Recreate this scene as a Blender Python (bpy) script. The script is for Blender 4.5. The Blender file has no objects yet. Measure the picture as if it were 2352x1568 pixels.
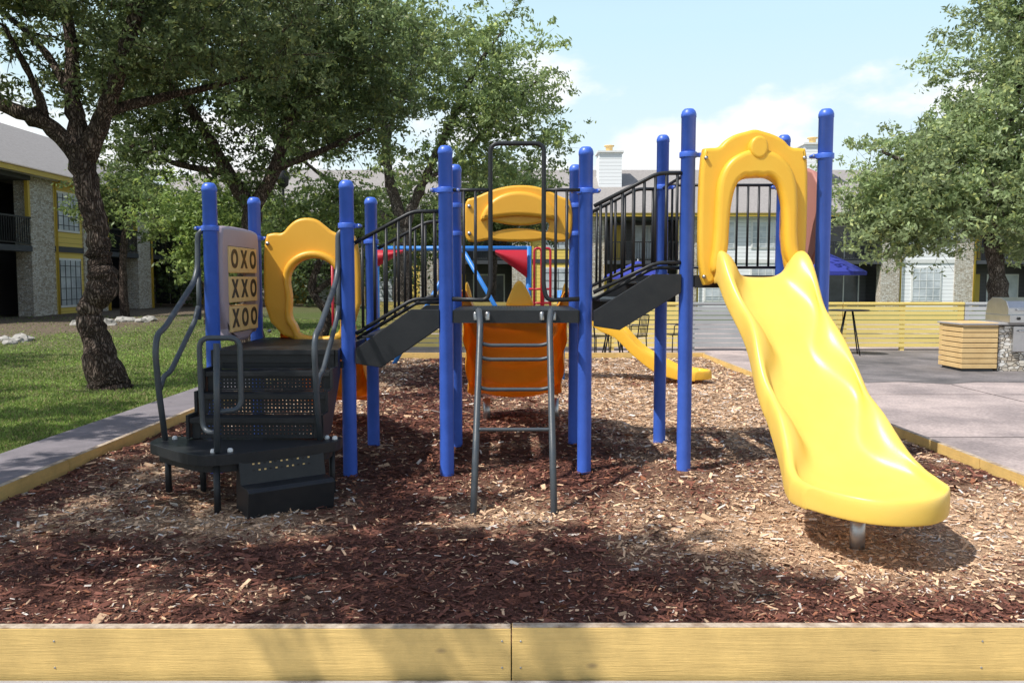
import bpy, math, random
import numpy as np
from mathutils import Vector, Matrix
random.seed(7); rng=np.random.default_rng(7)
scene=bpy.context.scene
scene.view_settings.view_transform='Standard'
scene.view_settings.look='None'
scene.view_settings.exposure=0
COL=scene.collection

# ------------------------------------------------------------------ materials
def mat(name,color,rough=0.6,metal=0.0,noise=None,bump=None,translucent=0.0,spec=0.5,coat=0.0):
    m=bpy.data.materials.new(name); m.use_nodes=True
    nt=m.node_tree; b=nt.nodes['Principled BSDF']
    b.inputs['Base Color'].default_value=(*color,1); b.inputs['Roughness'].default_value=rough
    b.inputs['Metallic'].default_value=metal; b.inputs['Specular IOR Level'].default_value=spec
    b.inputs['Coat Weight'].default_value=coat
    tc=nt.nodes.new('ShaderNodeTexCoord')
    csock=None
    if noise:
        sc,c2,amt=noise
        n=nt.nodes.new('ShaderNodeTexNoise'); n.inputs['Scale'].default_value=sc; n.inputs['Detail'].default_value=8
        n.inputs['Roughness'].default_value=0.68
        nt.links.new(tc.outputs['Object'],n.inputs['Vector'])
        r=nt.nodes.new('ShaderNodeValToRGB')
        r.color_ramp.elements[0].position=0.5-amt; r.color_ramp.elements[1].position=0.5+amt
        r.color_ramp.elements[0].color=(*c2,1); r.color_ramp.elements[1].color=(*color,1)
        nt.links.new(n.outputs['Fac'],r.inputs['Fac']); nt.links.new(r.outputs['Color'],b.inputs['Base Color'])
        csock=r.outputs['Color']
    if bump:
        sc,st=bump
        n=nt.nodes.new('ShaderNodeTexNoise'); n.inputs['Scale'].default_value=sc; n.inputs['Detail'].default_value=4
        nt.links.new(tc.outputs['Object'],n.inputs['Vector'])
        bp=nt.nodes.new('ShaderNodeBump'); bp.inputs['Strength'].default_value=st; bp.inputs['Distance'].default_value=0.01
        nt.links.new(n.outputs['Fac'],bp.inputs['Height']); nt.links.new(bp.outputs['Normal'],b.inputs['Normal'])
    if translucent>0:
        t=nt.nodes.new('ShaderNodeBsdfTranslucent'); t.inputs['Color'].default_value=(*color,1)
        if csock: nt.links.new(csock,t.inputs['Color'])
        mx=nt.nodes.new('ShaderNodeMixShader'); mx.inputs['Fac'].default_value=translucent
        nt.links.new(b.outputs[0],mx.inputs[1]); nt.links.new(t.outputs[0],mx.inputs[2])
        nt.links.new(mx.outputs[0],nt.nodes['Material Output'].inputs['Surface'])
    return m

BLUE=mat('blue_powder_coat',(0.065,0.16,0.66),0.36,noise=(6,(0.05,0.13,0.56),0.15),bump=(120,0.12))
BLACK=mat('black_powder_coat',(0.014,0.016,0.019),0.42,noise=(9,(0.026,0.027,0.029),0.2),bump=(200,0.08),spec=0.35)
GREY=mat('dark_grey_handrail',(0.050,0.064,0.078),0.40,noise=(12,(0.070,0.078,0.085),0.15),bump=(160,0.1))
YEL=mat('yellow_plastic',(0.98,0.72,0.16),0.34,noise=(3,(0.97,0.66,0.12),0.25),bump=(90,0.05),translucent=0.16)
HOODY=mat('yellow_hood_plastic',(0.97,0.59,0.06),0.36,noise=(3,(0.94,0.53,0.045),0.25),bump=(90,0.05),translucent=0.15)
ORG=mat('orange_yellow_plastic',(0.92,0.46,0.045),0.4,noise=(2.5,(0.82,0.36,0.03),0.25),bump=(60,0.1),translucent=0.34)
PANY=mat('yellow_panel',(0.92,0.50,0.05),0.4,noise=(2.5,(0.85,0.42,0.035),0.3),bump=(120,0.06),translucent=0.12)
MAUVE=mat('mauve_plastic',(0.44,0.36,0.41),0.5,noise=(4,(0.38,0.31,0.35),0.3))
ROSE=mat('rose_plastic',(0.45,0.20,0.16),0.5,noise=(4,(0.40,0.18,0.15),0.3))
TAN=mat('tan_block',(0.86,0.60,0.25),0.5,noise=(6,(0.76,0.52,0.21),0.3))
INK=mat('black_print',(0.012,0.012,0.012),0.5)
RED=mat('red_paint',(0.50,0.012,0.03),0.4,noise=(6,(0.40,0.012,0.025),0.3))
LBLUE=mat('light_blue_paint',(0.03,0.22,0.66),0.4,noise=(6,(0.03,0.18,0.55),0.3))
STEEL=mat('galvanised_steel',(0.5,0.5,0.5),0.35,metal=0.9,noise=(15,(0.35,0.35,0.35),0.3))
STAIN=mat('stainless_steel',(0.60,0.61,0.62),0.28,metal=0.9,noise=(6,(0.45,0.46,0.47),0.3))
ROOFM=mat('grey_shingles',(0.36,0.335,0.315),0.9,noise=(9,(0.22,0.205,0.195),0.25),bump=(20,0.6))
WHITE=mat('white_trim',(0.80,0.80,0.78),0.6,noise=(4,(0.70,0.70,0.68),0.3))
DGREY=mat('charcoal_siding',(0.07,0.075,0.085),0.7,noise=(3,(0.05,0.055,0.062),0.3))
YDOOR=mat('mustard_paint',(0.66,0.46,0.07),0.6,noise=(3,(0.56,0.38,0.055),0.3))
ROCK=mat('limestone_rock',(0.48,0.46,0.42),0.9,noise=(5,(0.22,0.21,0.19),0.25),bump=(12,0.8))
UMB=mat('blue_canvas',(0.04,0.06,0.40),0.8,noise=(5,(0.035,0.05,0.34),0.3),translucent=0.2)
GLASS=mat('window_glass',(0.10,0.12,0.14),0.12,noise=(1.2,(0.03,0.035,0.04),0.25))
BLIND=mat('window_blind',(0.70,0.74,0.77),0.3,noise=(0.9,(0.34,0.38,0.41),0.16))

def barkmat(name,c1,c2):
    m=mat(name,c1,0.95,spec=0.1); nt=m.node_tree; b=nt.nodes['Principled BSDF']
    tc=nt.nodes.new('ShaderNodeTexCoord'); mp=nt.nodes.new('ShaderNodeMapping'); mp.inputs['Scale'].default_value=(1,1,0.28)
    nt.links.new(tc.outputs['Object'],mp.inputs[0])
    nz=nt.nodes.new('ShaderNodeTexNoise'); nz.inputs['Scale'].default_value=9; nz.inputs['Detail'].default_value=3; nt.links.new(mp.outputs[0],nz.inputs['Vector'])
    ll=nt.nodes.new('ShaderNodeMix'); ll.data_type='RGBA'; ll.blend_type='LINEAR_LIGHT'; ll.inputs[0].default_value=0.10
    nt.links.new(mp.outputs[0],ll.inputs[6]); nt.links.new(nz.outputs['Color'],ll.inputs[7])
    v=nt.nodes.new('ShaderNodeTexVoronoi'); v.feature='DISTANCE_TO_EDGE'; v.inputs['Scale'].default_value=26; nt.links.new(ll.outputs[2],v.inputs['Vector'])
    n2=nt.nodes.new('ShaderNodeTexNoise'); n2.inputs['Scale'].default_value=5; n2.inputs['Detail'].default_value=8; nt.links.new(tc.outputs['Object'],n2.inputs['Vector'])
    r=nt.nodes.new('ShaderNodeValToRGB'); r.color_ramp.elements[1].color=(1,1,1,1); r.color_ramp.elements[1].position=0.30
    r.color_ramp.elements[0].color=(0.18,0.16,0.15,1); nt.links.new(v.outputs[0],r.inputs[0])
    r2=nt.nodes.new('ShaderNodeValToRGB'); r2.color_ramp.elements[0].position=0.35; r2.color_ramp.elements[1].position=0.65
    r2.color_ramp.elements[0].color=(*c2,1); r2.color_ramp.elements[1].color=(*c1,1); nt.links.new(n2.outputs['Fac'],r2.inputs[0])
    mx=nt.nodes.new('ShaderNodeMix'); mx.data_type='RGBA'; mx.blend_type='MULTIPLY'; mx.inputs[0].default_value=1
    nt.links.new(r2.outputs[0],mx.inputs[6]); nt.links.new(r.outputs[0],mx.inputs[7]); nt.links.new(mx.outputs[2],b.inputs['Base Color'])
    bp=nt.nodes.new('ShaderNodeBump'); bp.inputs['Distance'].default_value=0.04; bp.inputs['Strength'].default_value=1.0
    nt.links.new(r.outputs[0],bp.inputs['Height']); nt.links.new(bp.outputs[0],b.inputs['Normal'])
    return m
BARK=barkmat('bark',(0.27,0.21,0.17),(0.14,0.108,0.09)); BARKL=barkmat('pale_bark',(0.38,0.33,0.28),(0.21,0.185,0.16))

def siding(name,c1,c2,scale=5.0):
    m=mat(name,c1,0.7); nt=m.node_tree; b=nt.nodes['Principled BSDF']
    tc=nt.nodes.new('ShaderNodeTexCoord'); sp=nt.nodes.new('ShaderNodeSeparateXYZ')
    nt.links.new(tc.outputs['Object'],sp.inputs[0])
    mu=nt.nodes.new('ShaderNodeMath'); mu.operation='MULTIPLY'; mu.inputs[1].default_value=scale
    nt.links.new(sp.outputs['Z'],mu.inputs[0])
    fr=nt.nodes.new('ShaderNodeMath'); fr.operation='FRACT'; nt.links.new(mu.outputs[0],fr.inputs[0])
    bp=nt.nodes.new('ShaderNodeBump'); bp.inputs['Strength'].default_value=0.9; bp.inputs['Distance'].default_value=0.03
    bp.invert=True
    nt.links.new(fr.outputs[0],bp.inputs['Height']); nt.links.new(bp.outputs[0],b.inputs['Normal'])
    r=nt.nodes.new('ShaderNodeValToRGB'); r.color_ramp.elements[0].position=0.0; r.color_ramp.elements[0].color=(*[c*0.35 for c in c1],1)
    r.color_ramp.elements[1].position=0.12; r.color_ramp.elements[1].color=(*c1,1)
    nt.links.new(fr.outputs[0],r.inputs['Fac'])
    n=nt.nodes.new('ShaderNodeTexNoise'); n.inputs['Scale'].default_value=1.5; n.inputs['Detail'].default_value=5
    nt.links.new(tc.outputs['Object'],n.inputs['Vector'])
    mx=nt.nodes.new('ShaderNodeMix'); mx.data_type='RGBA'; mx.blend_type='MIX'
    nt.links.new(r.outputs[0],mx.inputs[6]); mx.inputs[7].default_value=(*c2,1)
    mm=nt.nodes.new('ShaderNodeMath'); mm.operation='MULTIPLY'; mm.inputs[1].default_value=0.5
    nt.links.new(n.outputs['Fac'],mm.inputs[0]); nt.links.new(mm.outputs[0],mx.inputs[0])
    nt.links.new(mx.outputs[2],b.inputs['Base Color'])
    return m
YSID=siding('yellow_siding',(0.74,0.55,0.12),(0.60,0.44,0.09))
WSID=siding('white_siding',(0.78,0.80,0.80),(0.66,0.68,0.69))
GSID=siding('grey_siding',(0.10,0.095,0.10),(0.075,0.07,0.075))

def stone():
    m=mat('limestone_masonry',(0.4,0.37,0.32),0.9); nt=m.node_tree; b=nt.nodes['Principled BSDF']
    tc=nt.nodes.new('ShaderNodeTexCoord'); mp=nt.nodes.new('ShaderNodeMapping'); mp.inputs['Scale'].default_value=(2.0,2.0,4.0)
    nt.links.new(tc.outputs['Object'],mp.inputs[0])
    v=nt.nodes.new('ShaderNodeTexVoronoi'); v.inputs['Randomness'].default_value=0.75; nt.links.new(mp.outputs[0],v.inputs['Vector'])
    v2=nt.nodes.new('ShaderNodeTexVoronoi'); v2.feature='DISTANCE_TO_EDGE'; v2.inputs['Randomness'].default_value=0.75; nt.links.new(mp.outputs[0],v2.inputs['Vector'])
    sp=nt.nodes.new('ShaderNodeSeparateColor'); nt.links.new(v.outputs['Color'],sp.inputs[0])
    r=nt.nodes.new('ShaderNodeValToRGB')
    e=r.color_ramp.elements; e[0].color=(0.46,0.39,0.30,1); e[1].color=(0.80,0.78,0.73,1)
    x=e.new(0.5); x.color=(0.68,0.62,0.52,1)
    nt.links.new(sp.outputs[0],r.inputs[0])
    r2=nt.nodes.new('ShaderNodeValToRGB'); r2.color_ramp.elements[0].color=(0.28,0.26,0.24,1); r2.color_ramp.elements[1].color=(1,1,1,1)
    r2.color_ramp.elements[1].position=0.08
    nt.links.new(v2.outputs[0],r2.inputs[0])
    mx=nt.nodes.new('ShaderNodeMix'); mx.data_type='RGBA'; mx.blend_type='MULTIPLY'; mx.inputs[0].default_value=1
    nt.links.new(r.outputs[0],mx.inputs[6]); nt.links.new(r2.outputs[0],mx.inputs[7]); nt.links.new(mx.outputs[2],b.inputs['Base Color'])
    bp=nt.nodes.new('ShaderNodeBump'); bp.inputs['Distance'].default_value=0.03; nt.links.new(r2.outputs[0],bp.inputs['Height']); nt.links.new(bp.outputs[0],b.inputs['Normal'])
    return m
STONE=stone()

def perforated():
    m=mat('perforated_black_vinyl',(0.016,0.018,0.021),0.42,bump=(300,0.2),spec=0.35); nt=m.node_tree; b=nt.nodes['Principled BSDF']
    tc=nt.nodes.new('ShaderNodeTexCoord')
    mp=nt.nodes.new('ShaderNodeVectorMath'); mp.operation='SCALE'; mp.inputs['Scale'].default_value=38
    nt.links.new(tc.outputs['UV'],mp.inputs[0])
    fr=nt.nodes.new('ShaderNodeVectorMath'); fr.operation='FRACTION'; nt.links.new(mp.outputs[0],fr.inputs[0])
    sb=nt.nodes.new('ShaderNodeVectorMath'); sb.operation='SUBTRACT'; sb.inputs[1].default_value=(0.5,0.5,0); nt.links.new(fr.outputs[0],sb.inputs[0])
    ln=nt.nodes.new('ShaderNodeVectorMath'); ln.operation='LENGTH'; nt.links.new(sb.outputs[0],ln.inputs[0])
    lt=nt.nodes.new('ShaderNodeMath'); lt.operation='LESS_THAN'; lt.inputs[1].default_value=0.18; nt.links.new(ln.outputs['Value'],lt.inputs[0])
    tr=nt.nodes.new('ShaderNodeBsdfTransparent'); mx=nt.nodes.new('ShaderNodeMixShader')
    nt.links.new(lt.outputs[0],mx.inputs[0]); nt.links.new(b.outputs[0],mx.inputs[1]); nt.links.new(tr.outputs[0],mx.inputs[2])
    nt.links.new(mx.outputs[0],nt.nodes['Material Output'].inputs['Surface'])
    return m
PERF=perforated()

def attrmat(name,rough=0.8,transl=0.0,voro=None):
    m=bpy.data.materials.new(name); m.use_nodes=True; nt=m.node_tree; b=nt.nodes['Principled BSDF']
    b.inputs['Roughness'].default_value=rough; b.inputs['Specular IOR Level'].default_value=0.3
    a=nt.nodes.new('ShaderNodeAttribute'); a.attribute_name='Col'
    src=a.outputs['Color']
    tc=nt.nodes.new('ShaderNodeTexCoord')
    if voro:
        mp=nt.nodes.new('ShaderNodeMapping'); mp.inputs['Scale'].default_value=voro; mp.inputs['Rotation'].default_value=(0,0,0.5)
        nz=nt.nodes.new('ShaderNodeTexNoise'); nz.inputs['Scale'].default_value=6
        nt.links.new(tc.outputs['Object'],nz.inputs['Vector'])
        ad=nt.nodes.new('ShaderNodeMix'); ad.data_type='RGBA'; ad.blend_type='LINEAR_LIGHT'; ad.inputs[0].default_value=0.15
        nt.links.new(tc.outputs['Object'],ad.inputs[6]); nt.links.new(nz.outputs['Color'],ad.inputs[7])
        nt.links.new(ad.outputs[2],mp.inputs[0])
        v=nt.nodes.new('ShaderNodeTexVoronoi'); nt.links.new(mp.outputs[0],v.inputs['Vector'])
        sp=nt.nodes.new('ShaderNodeSeparateColor'); nt.links.new(v.outputs['Color'],sp.inputs[0])
        r=nt.nodes.new('ShaderNodeMapRange'); r.inputs[3].default_value=0.35; r.inputs[4].default_value=1.55
        nt.links.new(sp.outputs[0],r.inputs[0])
        mx=nt.nodes.new('ShaderNodeVectorMath'); mx.operation='SCALE'
        nt.links.new(src,mx.inputs[0]); nt.links.new(r.outputs[0],mx.inputs['Scale']); src=mx.outputs[0]
        bp=nt.nodes.new('ShaderNodeBump'); bp.inputs['Distance'].default_value=0.02; bp.inputs['Strength'].default_value=0.9
        nt.links.new(sp.outputs[1],bp.inputs['Height']); nt.links.new(bp.outputs[0],b.inputs['Normal'])
    nt.links.new(src,b.inputs['Base Color'])
    if transl>0:
        t=nt.nodes.new('ShaderNodeBsdfTranslucent'); nt.links.new(src,t.inputs['Color'])
        mx=nt.nodes.new('ShaderNodeMixShader'); mx.inputs['Fac'].default_value=transl
        nt.links.new(b.outputs[0],mx.inputs[1]); nt.links.new(t.outputs[0],mx.inputs[2])
        nt.links.new(mx.outputs[0],nt.nodes['Material Output'].inputs['Surface'])
    return m
LEAF=attrmat('oak_leaves',0.45,0.45)
GRASSM=attrmat('grass_blades',0.7,0.35)
CHIPM=attrmat('wood_chips',0.8)
MULCHM=attrmat('mulch_bed',0.9,voro=(28,55,30))
TERM=attrmat('lawn_soil',0.95,voro=(20,20,20))

# ------------------------------------------------------------------ geometry helpers
def empty(name,loc=(0,0,0)):
    e=bpy.data.objects.new(name,None); e.empty_display_size=0.2; COL.objects.link(e); return e
class Geo:
    def __init__(s): s.v=[];s.f=[];s.m=[];s.mats=[];s.sm=[];s.uv={}
    def mi(s,m):
        if m not in s.mats: s.mats.append(m)
        return s.mats.index(m)
    def add(s,verts,faces,m,smooth=False):
        o=len(s.v); k=s.mi(m); s.v+= [tuple(p) for p in verts]
        for f in faces: s.f.append(tuple(i+o for i in f)); s.m.append(k); s.sm.append(smooth)
    def box(s,x0,x1,y0,y1,z0,z1,m):
        v=[(x0,y0,z0),(x1,y0,z0),(x1,y1,z0),(x0,y1,z0),(x0,y0,z1),(x1,y0,z1),(x1,y1,z1),(x0,y1,z1)]
        s.add(v,[(0,3,2,1),(4,5,6,7),(0,1,5,4),(1,2,6,5),(2,3,7,6),(3,0,4,7)],m)
    def prism(s,poly,z0,z1,m):
        n=len(poly); v=[(x,y,z0) for x,y in poly]+[(x,y,z1) for x,y in poly]
        f=[tuple(range(n-1,-1,-1)),tuple(range(n,2*n))]+[(i,(i+1)%n,n+(i+1)%n,n+i) for i in range(n)]
        s.add(v,f,m)
    def tube(s,pts,r,m,n=8,cap=True):
        pts=[Vector(p) for p in pts]; N=len(pts)
        rr=r if hasattr(r,'__len__') else [r]*N
        ref=None; vs=[]
        for i,p in enumerate(pts):
            t=(pts[min(i+1,N-1)]-pts[max(i-1,0)]).normalized()
            if ref is None:
                ref=Vector((0,0,1)) if abs(t.z)<0.9 else Vector((1,0,0))
            a=(ref-t*ref.dot(t))
            if a.length<1e-5: a=t.orthogonal()
            a.normalize(); b=t.cross(a); ref=a
            for k in range(n):
                th=2*math.pi*k/n; vs.append(p+(a*math.cos(th)+b*math.sin(th))*rr[i])
        fs=[]
        for i in range(N-1):
            for k in range(n):
                fs.append((i*n+k,i*n+(k+1)%n,(i+1)*n+(k+1)%n,(i+1)*n+k))
        if cap: fs.append(tuple(range(n-1,-1,-1))); fs.append(tuple((N-1)*n+k for k in range(n)))
        s.add(vs,fs,m,True)
    def lathe(s,c,prof,m,n=20):
        cx,cy=c; vs=[];fs=[]
        for r,z in prof:
            for k in range(n):
                th=2*math.pi*k/n; vs.append((cx+r*math.cos(th),cy+r*math.sin(th),z))
        for i in range(len(prof)-1):
            for k in range(n): fs.append((i*n+k,i*n+(k+1)%n,(i+1)*n+(k+1)%n,(i+1)*n+k))
        s.add(vs,fs,m,True)
    def obj(s,name,parent=None,bevel=0,loc=None,rotz=None,uvbox=False,angle=0.6):
        me=bpy.data.meshes.new(name); me.from_pydata(s.v,[],s.f)
        for m in s.mats: me.materials.append(m)
        me.polygons.foreach_set('material_index',s.m); me.polygons.foreach_set('use_smooth',s.sm)
        if uvbox:
            uv=me.uv_layers.new(name='UVMap')
            for p in me.polygons:
                n=p.normal; ax=max(range(3),key=lambda i:abs(n[i]))
                for li in p.loop_indices:
                    c=me.vertices[me.loops[li].vertex_index].co
                    uv.data[li].uv=(c[1],c[2]) if ax==0 else ((c[0],c[2]) if ax==1 else (c[0],c[1]))
        me.update(); o=bpy.data.objects.new(name,me); COL.objects.link(o)
        if parent: o.parent=parent
        if loc: o.location=loc
        if rotz is not None: o.rotation_euler=(0,0,rotz)
        if bevel:
            b=o.modifiers.new('bevel','BEVEL'); b.width=bevel; b.segments=2; b.limit_method='ANGLE'; b.angle_limit=angle
        return o

def fillet(pts,r,n=5):
    P=[Vector(p) for p in pts]; out=[P[0]]
    for i in range(1,len(P)-1):
        a,b,c=P[i-1],P[i],P[i+1]
        d1=(a-b); d2=(c-b); rr=min(r,d1.length*0.48,d2.length*0.48)
        p1=b+d1.normalized()*rr; p2=b+d2.normalized()*rr
        for k in range(n+1):
            t=k/n; out.append(p1*(1-t)**2+b*2*t*(1-t)+p2*t*t)
    out.append(P[-1]); return out
def chaikin(p,it=2,closed=True):
    for _ in range(it):
        q=[]
        for i in range(len(p) if closed else len(p)-1):
            a=p[i]; b=p[(i+1)%len(p)]
            q.append((a[0]*.75+b[0]*.25,a[1]*.75+b[1]*.25)); q.append((a[0]*.25+b[0]*.75,a[1]*.25+b[1]*.75))
        p=q
    return p
def panel(name,loops,pos,thick,bevel,m,parent,yz=False):
    cu=bpy.data.curves.new(name,'CURVE'); cu.dimensions='2D'; cu.fill_mode='BOTH'
    for lp in loops:
        s=cu.splines.new('POLY'); s.points.add(len(lp)-1)
        for i,(a,b) in enumerate(lp): s.points[i].co=(a,b,0,1)
        s.use_cyclic_u=True
    cu.extrude=max(thick/2-bevel,0.001); cu.bevel_depth=bevel; cu.bevel_resolution=4; cu.offset=-bevel
    tmp=bpy.data.objects.new(name+'_c',cu); COL.objects.link(tmp)
    bpy.context.view_layer.update()
    dg=bpy.context.evaluated_depsgraph_get()
    me=bpy.data.meshes.new_from_object(tmp.evaluated_get(dg))
    bpy.data.objects.remove(tmp)
    me.materials.clear(); me.materials.append(m)
    o=bpy.data.objects.new(name,me); COL.objects.link(o); o.parent=parent
    o.rotation_euler=(math.pi/2,0,math.pi/2 if yz else 0); o.location=pos
    me.polygons.foreach_set('use_smooth',[True]*len(me.polygons))
    o.modifiers.new('es','EDGE_SPLIT').split_angle=0.7
    return o
def text(name,ch,size,loc,m,parent,roll=0):
    cu=bpy.data.curves.new(name,'FONT'); cu.body=ch; cu.size=size; cu.extrude=0.003; cu.align_x='CENTER'; cu.align_y='CENTER'; cu.offset=size*0.035
    tmp=bpy.data.objects.new(name+'_c',cu); COL.objects.link(tmp); bpy.context.view_layer.update()
    me=bpy.data.meshes.new_from_object(tmp.evaluated_get(bpy.context.evaluated_depsgraph_get())); bpy.data.objects.remove(tmp)
    me.materials.clear(); me.materials.append(m)
    o=bpy.data.objects.new(name,me); COL.objects.link(o); o.parent=parent
    o.rotation_euler=(math.pi/2,0,math.pi/2); o.location=loc; return o

def fastmesh(name,V,k,colors,m,parent=None):
    N=len(V)//k; me=bpy.data.meshes.new(name)
    me.vertices.add(N*k); me.vertices.foreach_set('co',np.asarray(V,dtype=np.float32).ravel())
    me.loops.add(N*k); me.loops.foreach_set('vertex_index',np.arange(N*k,dtype=np.int32))
    me.polygons.add(N); me.polygons.foreach_set('loop_start',np.arange(0,N*k,k,dtype=np.int32))
    try: me.polygons.foreach_set('loop_total',np.full(N,k,dtype=np.int32))
    except Exception: pass
    c=np.ones((N*k,4),dtype=np.float32); c[:,:3]=np.repeat(colors,k,axis=0)
    at=me.color_attributes.new('Col','FLOAT_COLOR','POINT'); at.data.foreach_set('color',c.ravel())
    me.update(calc_edges=True); me.materials.append(m)
    o=bpy.data.objects.new(name,me); COL.objects.link(o)
    if parent: o.parent=parent
    return o
def gridmesh(name,xs,ys,zf,cf,m,parent=None):
    X,Y=np.meshgrid(xs,ys); Z=zf(X,Y); C=cf(X,Y)
    nx,ny=len(xs),len(ys); v=np.stack([X,Y,Z],-1).reshape(-1,3)
    f=[(j*nx+i,j*nx+i+1,(j+1)*nx+i+1,(j+1)*nx+i) for j in range(ny-1) for i in range(nx-1)]
    me=bpy.data.meshes.new(name); me.from_pydata(v.tolist(),[],f)
    me.polygons.foreach_set('use_smooth',[True]*len(f))
    c=np.ones((nx*ny,4),dtype=np.float32); c[:,:3]=C.reshape(-1,3)
    at=me.color_attributes.new('Col','FLOAT_COLOR','POINT'); at.data.foreach_set('color',c.ravel())
    me.materials.append(m); o=bpy.data.objects.new(name,me); COL.objects.link(o)
    if parent: o.parent=parent
    return o
_ph=rng.uniform(0,6.28,(40,3))
def snoise(X,Y,f=1.0,oct=4):
    out=np.zeros_like(X,dtype=float); a=1.0;tot=0; k=0
    for o in range(oct):
        for j in range(4):
            an=_ph[k%40,0]; out+=a*np.sin(f*(X*math.cos(an)+Y*math.sin(an))+_ph[k%40,1]+1.3*np.sin(f*0.7*(X*math.sin(an+1)+Y*math.cos(an+2))+_ph[k%40,2])); k+=1
        tot+=a*4; a*=0.55; f*=2.1
    return out/tot*1.9

# ------------------------------------------------------------------ ground
def plainground(name,x0,x1,y0,y1,z,m):
    g=Geo(); g.add([(x0,y0,z),(x1,y0,z),(x1,y1,z),(x0,y1,z)],[(0,1,2,3)],m)
    return g.obj(name)
GR=mat('far_grass',(0.09,0.13,0.035),0.95,noise=(1.5,(0.05,0.075,0.022),0.25),bump=(30,0.5))
plainground('ground',-600,600,-300,900,-0.13,GR)
def pavemat(name,c1,c2):
    m=mat(name,c1,0.85,noise=(0.7,c2,0.13),bump=(70,0.4))
    nt=m.node_tree; b=nt.nodes['Principled BSDF']; src=b.inputs['Base Color'].links[0].from_socket
    tc=nt.nodes.new('ShaderNodeTexCoord'); n=nt.nodes.new('ShaderNodeTexNoise'); n.inputs['Scale'].default_value=30; n.inputs['Detail'].default_value=5
    nt.links.new(tc.outputs['Object'],n.inputs['Vector'])
    r=nt.nodes.new('ShaderNodeMapRange'); r.inputs[1].default_value=0.3; r.inputs[2].default_value=0.7; r.inputs[3].default_value=0.72; r.inputs[4].default_value=1.15; nt.links.new(n.outputs['Fac'],r.inputs[0])
    s=nt.nodes.new('ShaderNodeVectorMath'); s.operation='SCALE'; nt.links.new(src,s.inputs[0]); nt.links.new(r.outputs[0],s.inputs['Scale']); nt.links.new(s.outputs[0],b.inputs['Base Color'])
    return m
PAV=pavemat('stained_concrete',(0.54,0.44,0.405),(0.27,0.225,0.215))
ASPH=pavemat('old_asphalt',(0.24,0.215,0.21),(0.085,0.08,0.08))
CONC=mat('grey_concrete',(0.40,0.39,0.38),0.85,noise=(4,(0.30,0.29,0.285),0.3),bump=(60,0.4))
PATH=mat('path_concrete',(0.25,0.22,0.235),0.85,noise=(3,(0.15,0.135,0.145),0.25),bump=(60,0.4))
g=Geo()
g.add([(3.77,-3,-0.105),(30,-3,-0.105),(30,32,-0.105),(3.77,32,-0.105)],[(0,1,2,3)],PAV)
g.add([(-3.6,16.1,-0.104),(3.765,16.1,-0.104),(3.765,32,-0.104),(-3.6,32,-0.104)],[(0,1,2,3)],PAV)
edge=[(5.3+0.25*math.sin(i*1.7),18.9-i*0.42) for i in range(14)]+[(5.6+i*0.6,12.95+0.18*math.sin(i*2.3)) for i in range(18)]
g.add([(x,y,-0.100) for x,y in edge]+[(16,18.9,-0.100)],[tuple(range(len(edge)+1))],ASPH)
g.obj('pavement')
JNT=mat('expansion_joint',(0.06,0.055,0.05),0.9,noise=(8,(0.04,0.036,0.034),0.3))
g=Geo()
for yy in (5.2,8.4,11.6): g.box(3.78,16,yy,yy+0.010,-0.110,-0.1015,JNT)
for xx in (6.8,10.2): g.box(xx,xx+0.010,-2,12.7,-0.110,-0.101,JNT)
g.obj('pavement_joints')
plainground('sidewalk',-12,3.765,-3,3.21,-0.10,CONC)
g=Geo()
for i in range(12): g.box(-4.3,-3.565,3.22+i*1.5,3.22+i*1.5+1.488,-0.12,0.055,PATH)
g.obj('path',bevel=0.006)

def mz(X,Y): 
    z=0.026*snoise(X,Y,1.6,3)+0.012*snoise(X+9,Y,7,2)
    d=((X-2.05)**2/0.45+(Y-4.35)**2/0.35); z-=0.05*np.exp(-d)
    d=((X-0)**2/0.3+(Y-5.1)**2/0.3); z-=0.03*np.exp(-d)
    return z
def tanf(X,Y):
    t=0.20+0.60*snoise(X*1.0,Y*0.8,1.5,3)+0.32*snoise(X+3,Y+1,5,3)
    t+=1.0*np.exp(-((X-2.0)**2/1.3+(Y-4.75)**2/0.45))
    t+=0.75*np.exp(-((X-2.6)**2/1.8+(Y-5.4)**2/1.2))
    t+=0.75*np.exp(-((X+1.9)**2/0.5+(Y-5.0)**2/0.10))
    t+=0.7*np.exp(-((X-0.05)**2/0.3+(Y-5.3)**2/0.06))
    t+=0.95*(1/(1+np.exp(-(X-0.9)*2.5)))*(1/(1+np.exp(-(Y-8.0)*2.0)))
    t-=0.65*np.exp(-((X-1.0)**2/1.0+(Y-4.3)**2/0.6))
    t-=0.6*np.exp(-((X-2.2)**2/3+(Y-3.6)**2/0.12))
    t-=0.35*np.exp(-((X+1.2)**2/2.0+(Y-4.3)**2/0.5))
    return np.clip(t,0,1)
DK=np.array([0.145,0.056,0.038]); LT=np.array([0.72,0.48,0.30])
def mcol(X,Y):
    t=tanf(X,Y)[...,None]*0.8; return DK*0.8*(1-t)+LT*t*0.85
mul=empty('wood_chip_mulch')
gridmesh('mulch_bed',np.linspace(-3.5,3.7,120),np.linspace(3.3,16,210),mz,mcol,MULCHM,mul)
N=140000
u=rng.uniform(0,1,N); Yc=3.31*(15.9/3.31)**(u**1.15); Xc=rng.uniform(-3.48,3.68,N)
s=np.clip(0.65+Yc/9,0.8,2.0)
L=rng.gamma(3.2,0.0085,N)*s*0.80; Wd=L*rng.uniform(0.14,0.42,N)
th=rng.uniform(0,6.28,N); tl=rng.normal(0,0.20,N); rl=rng.normal(0,0.45,N)
a=np.stack([np.cos(th)*np.cos(tl),np.sin(th)*np.cos(tl),np.sin(tl)],-1)*L[:,None]*0.5
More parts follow.
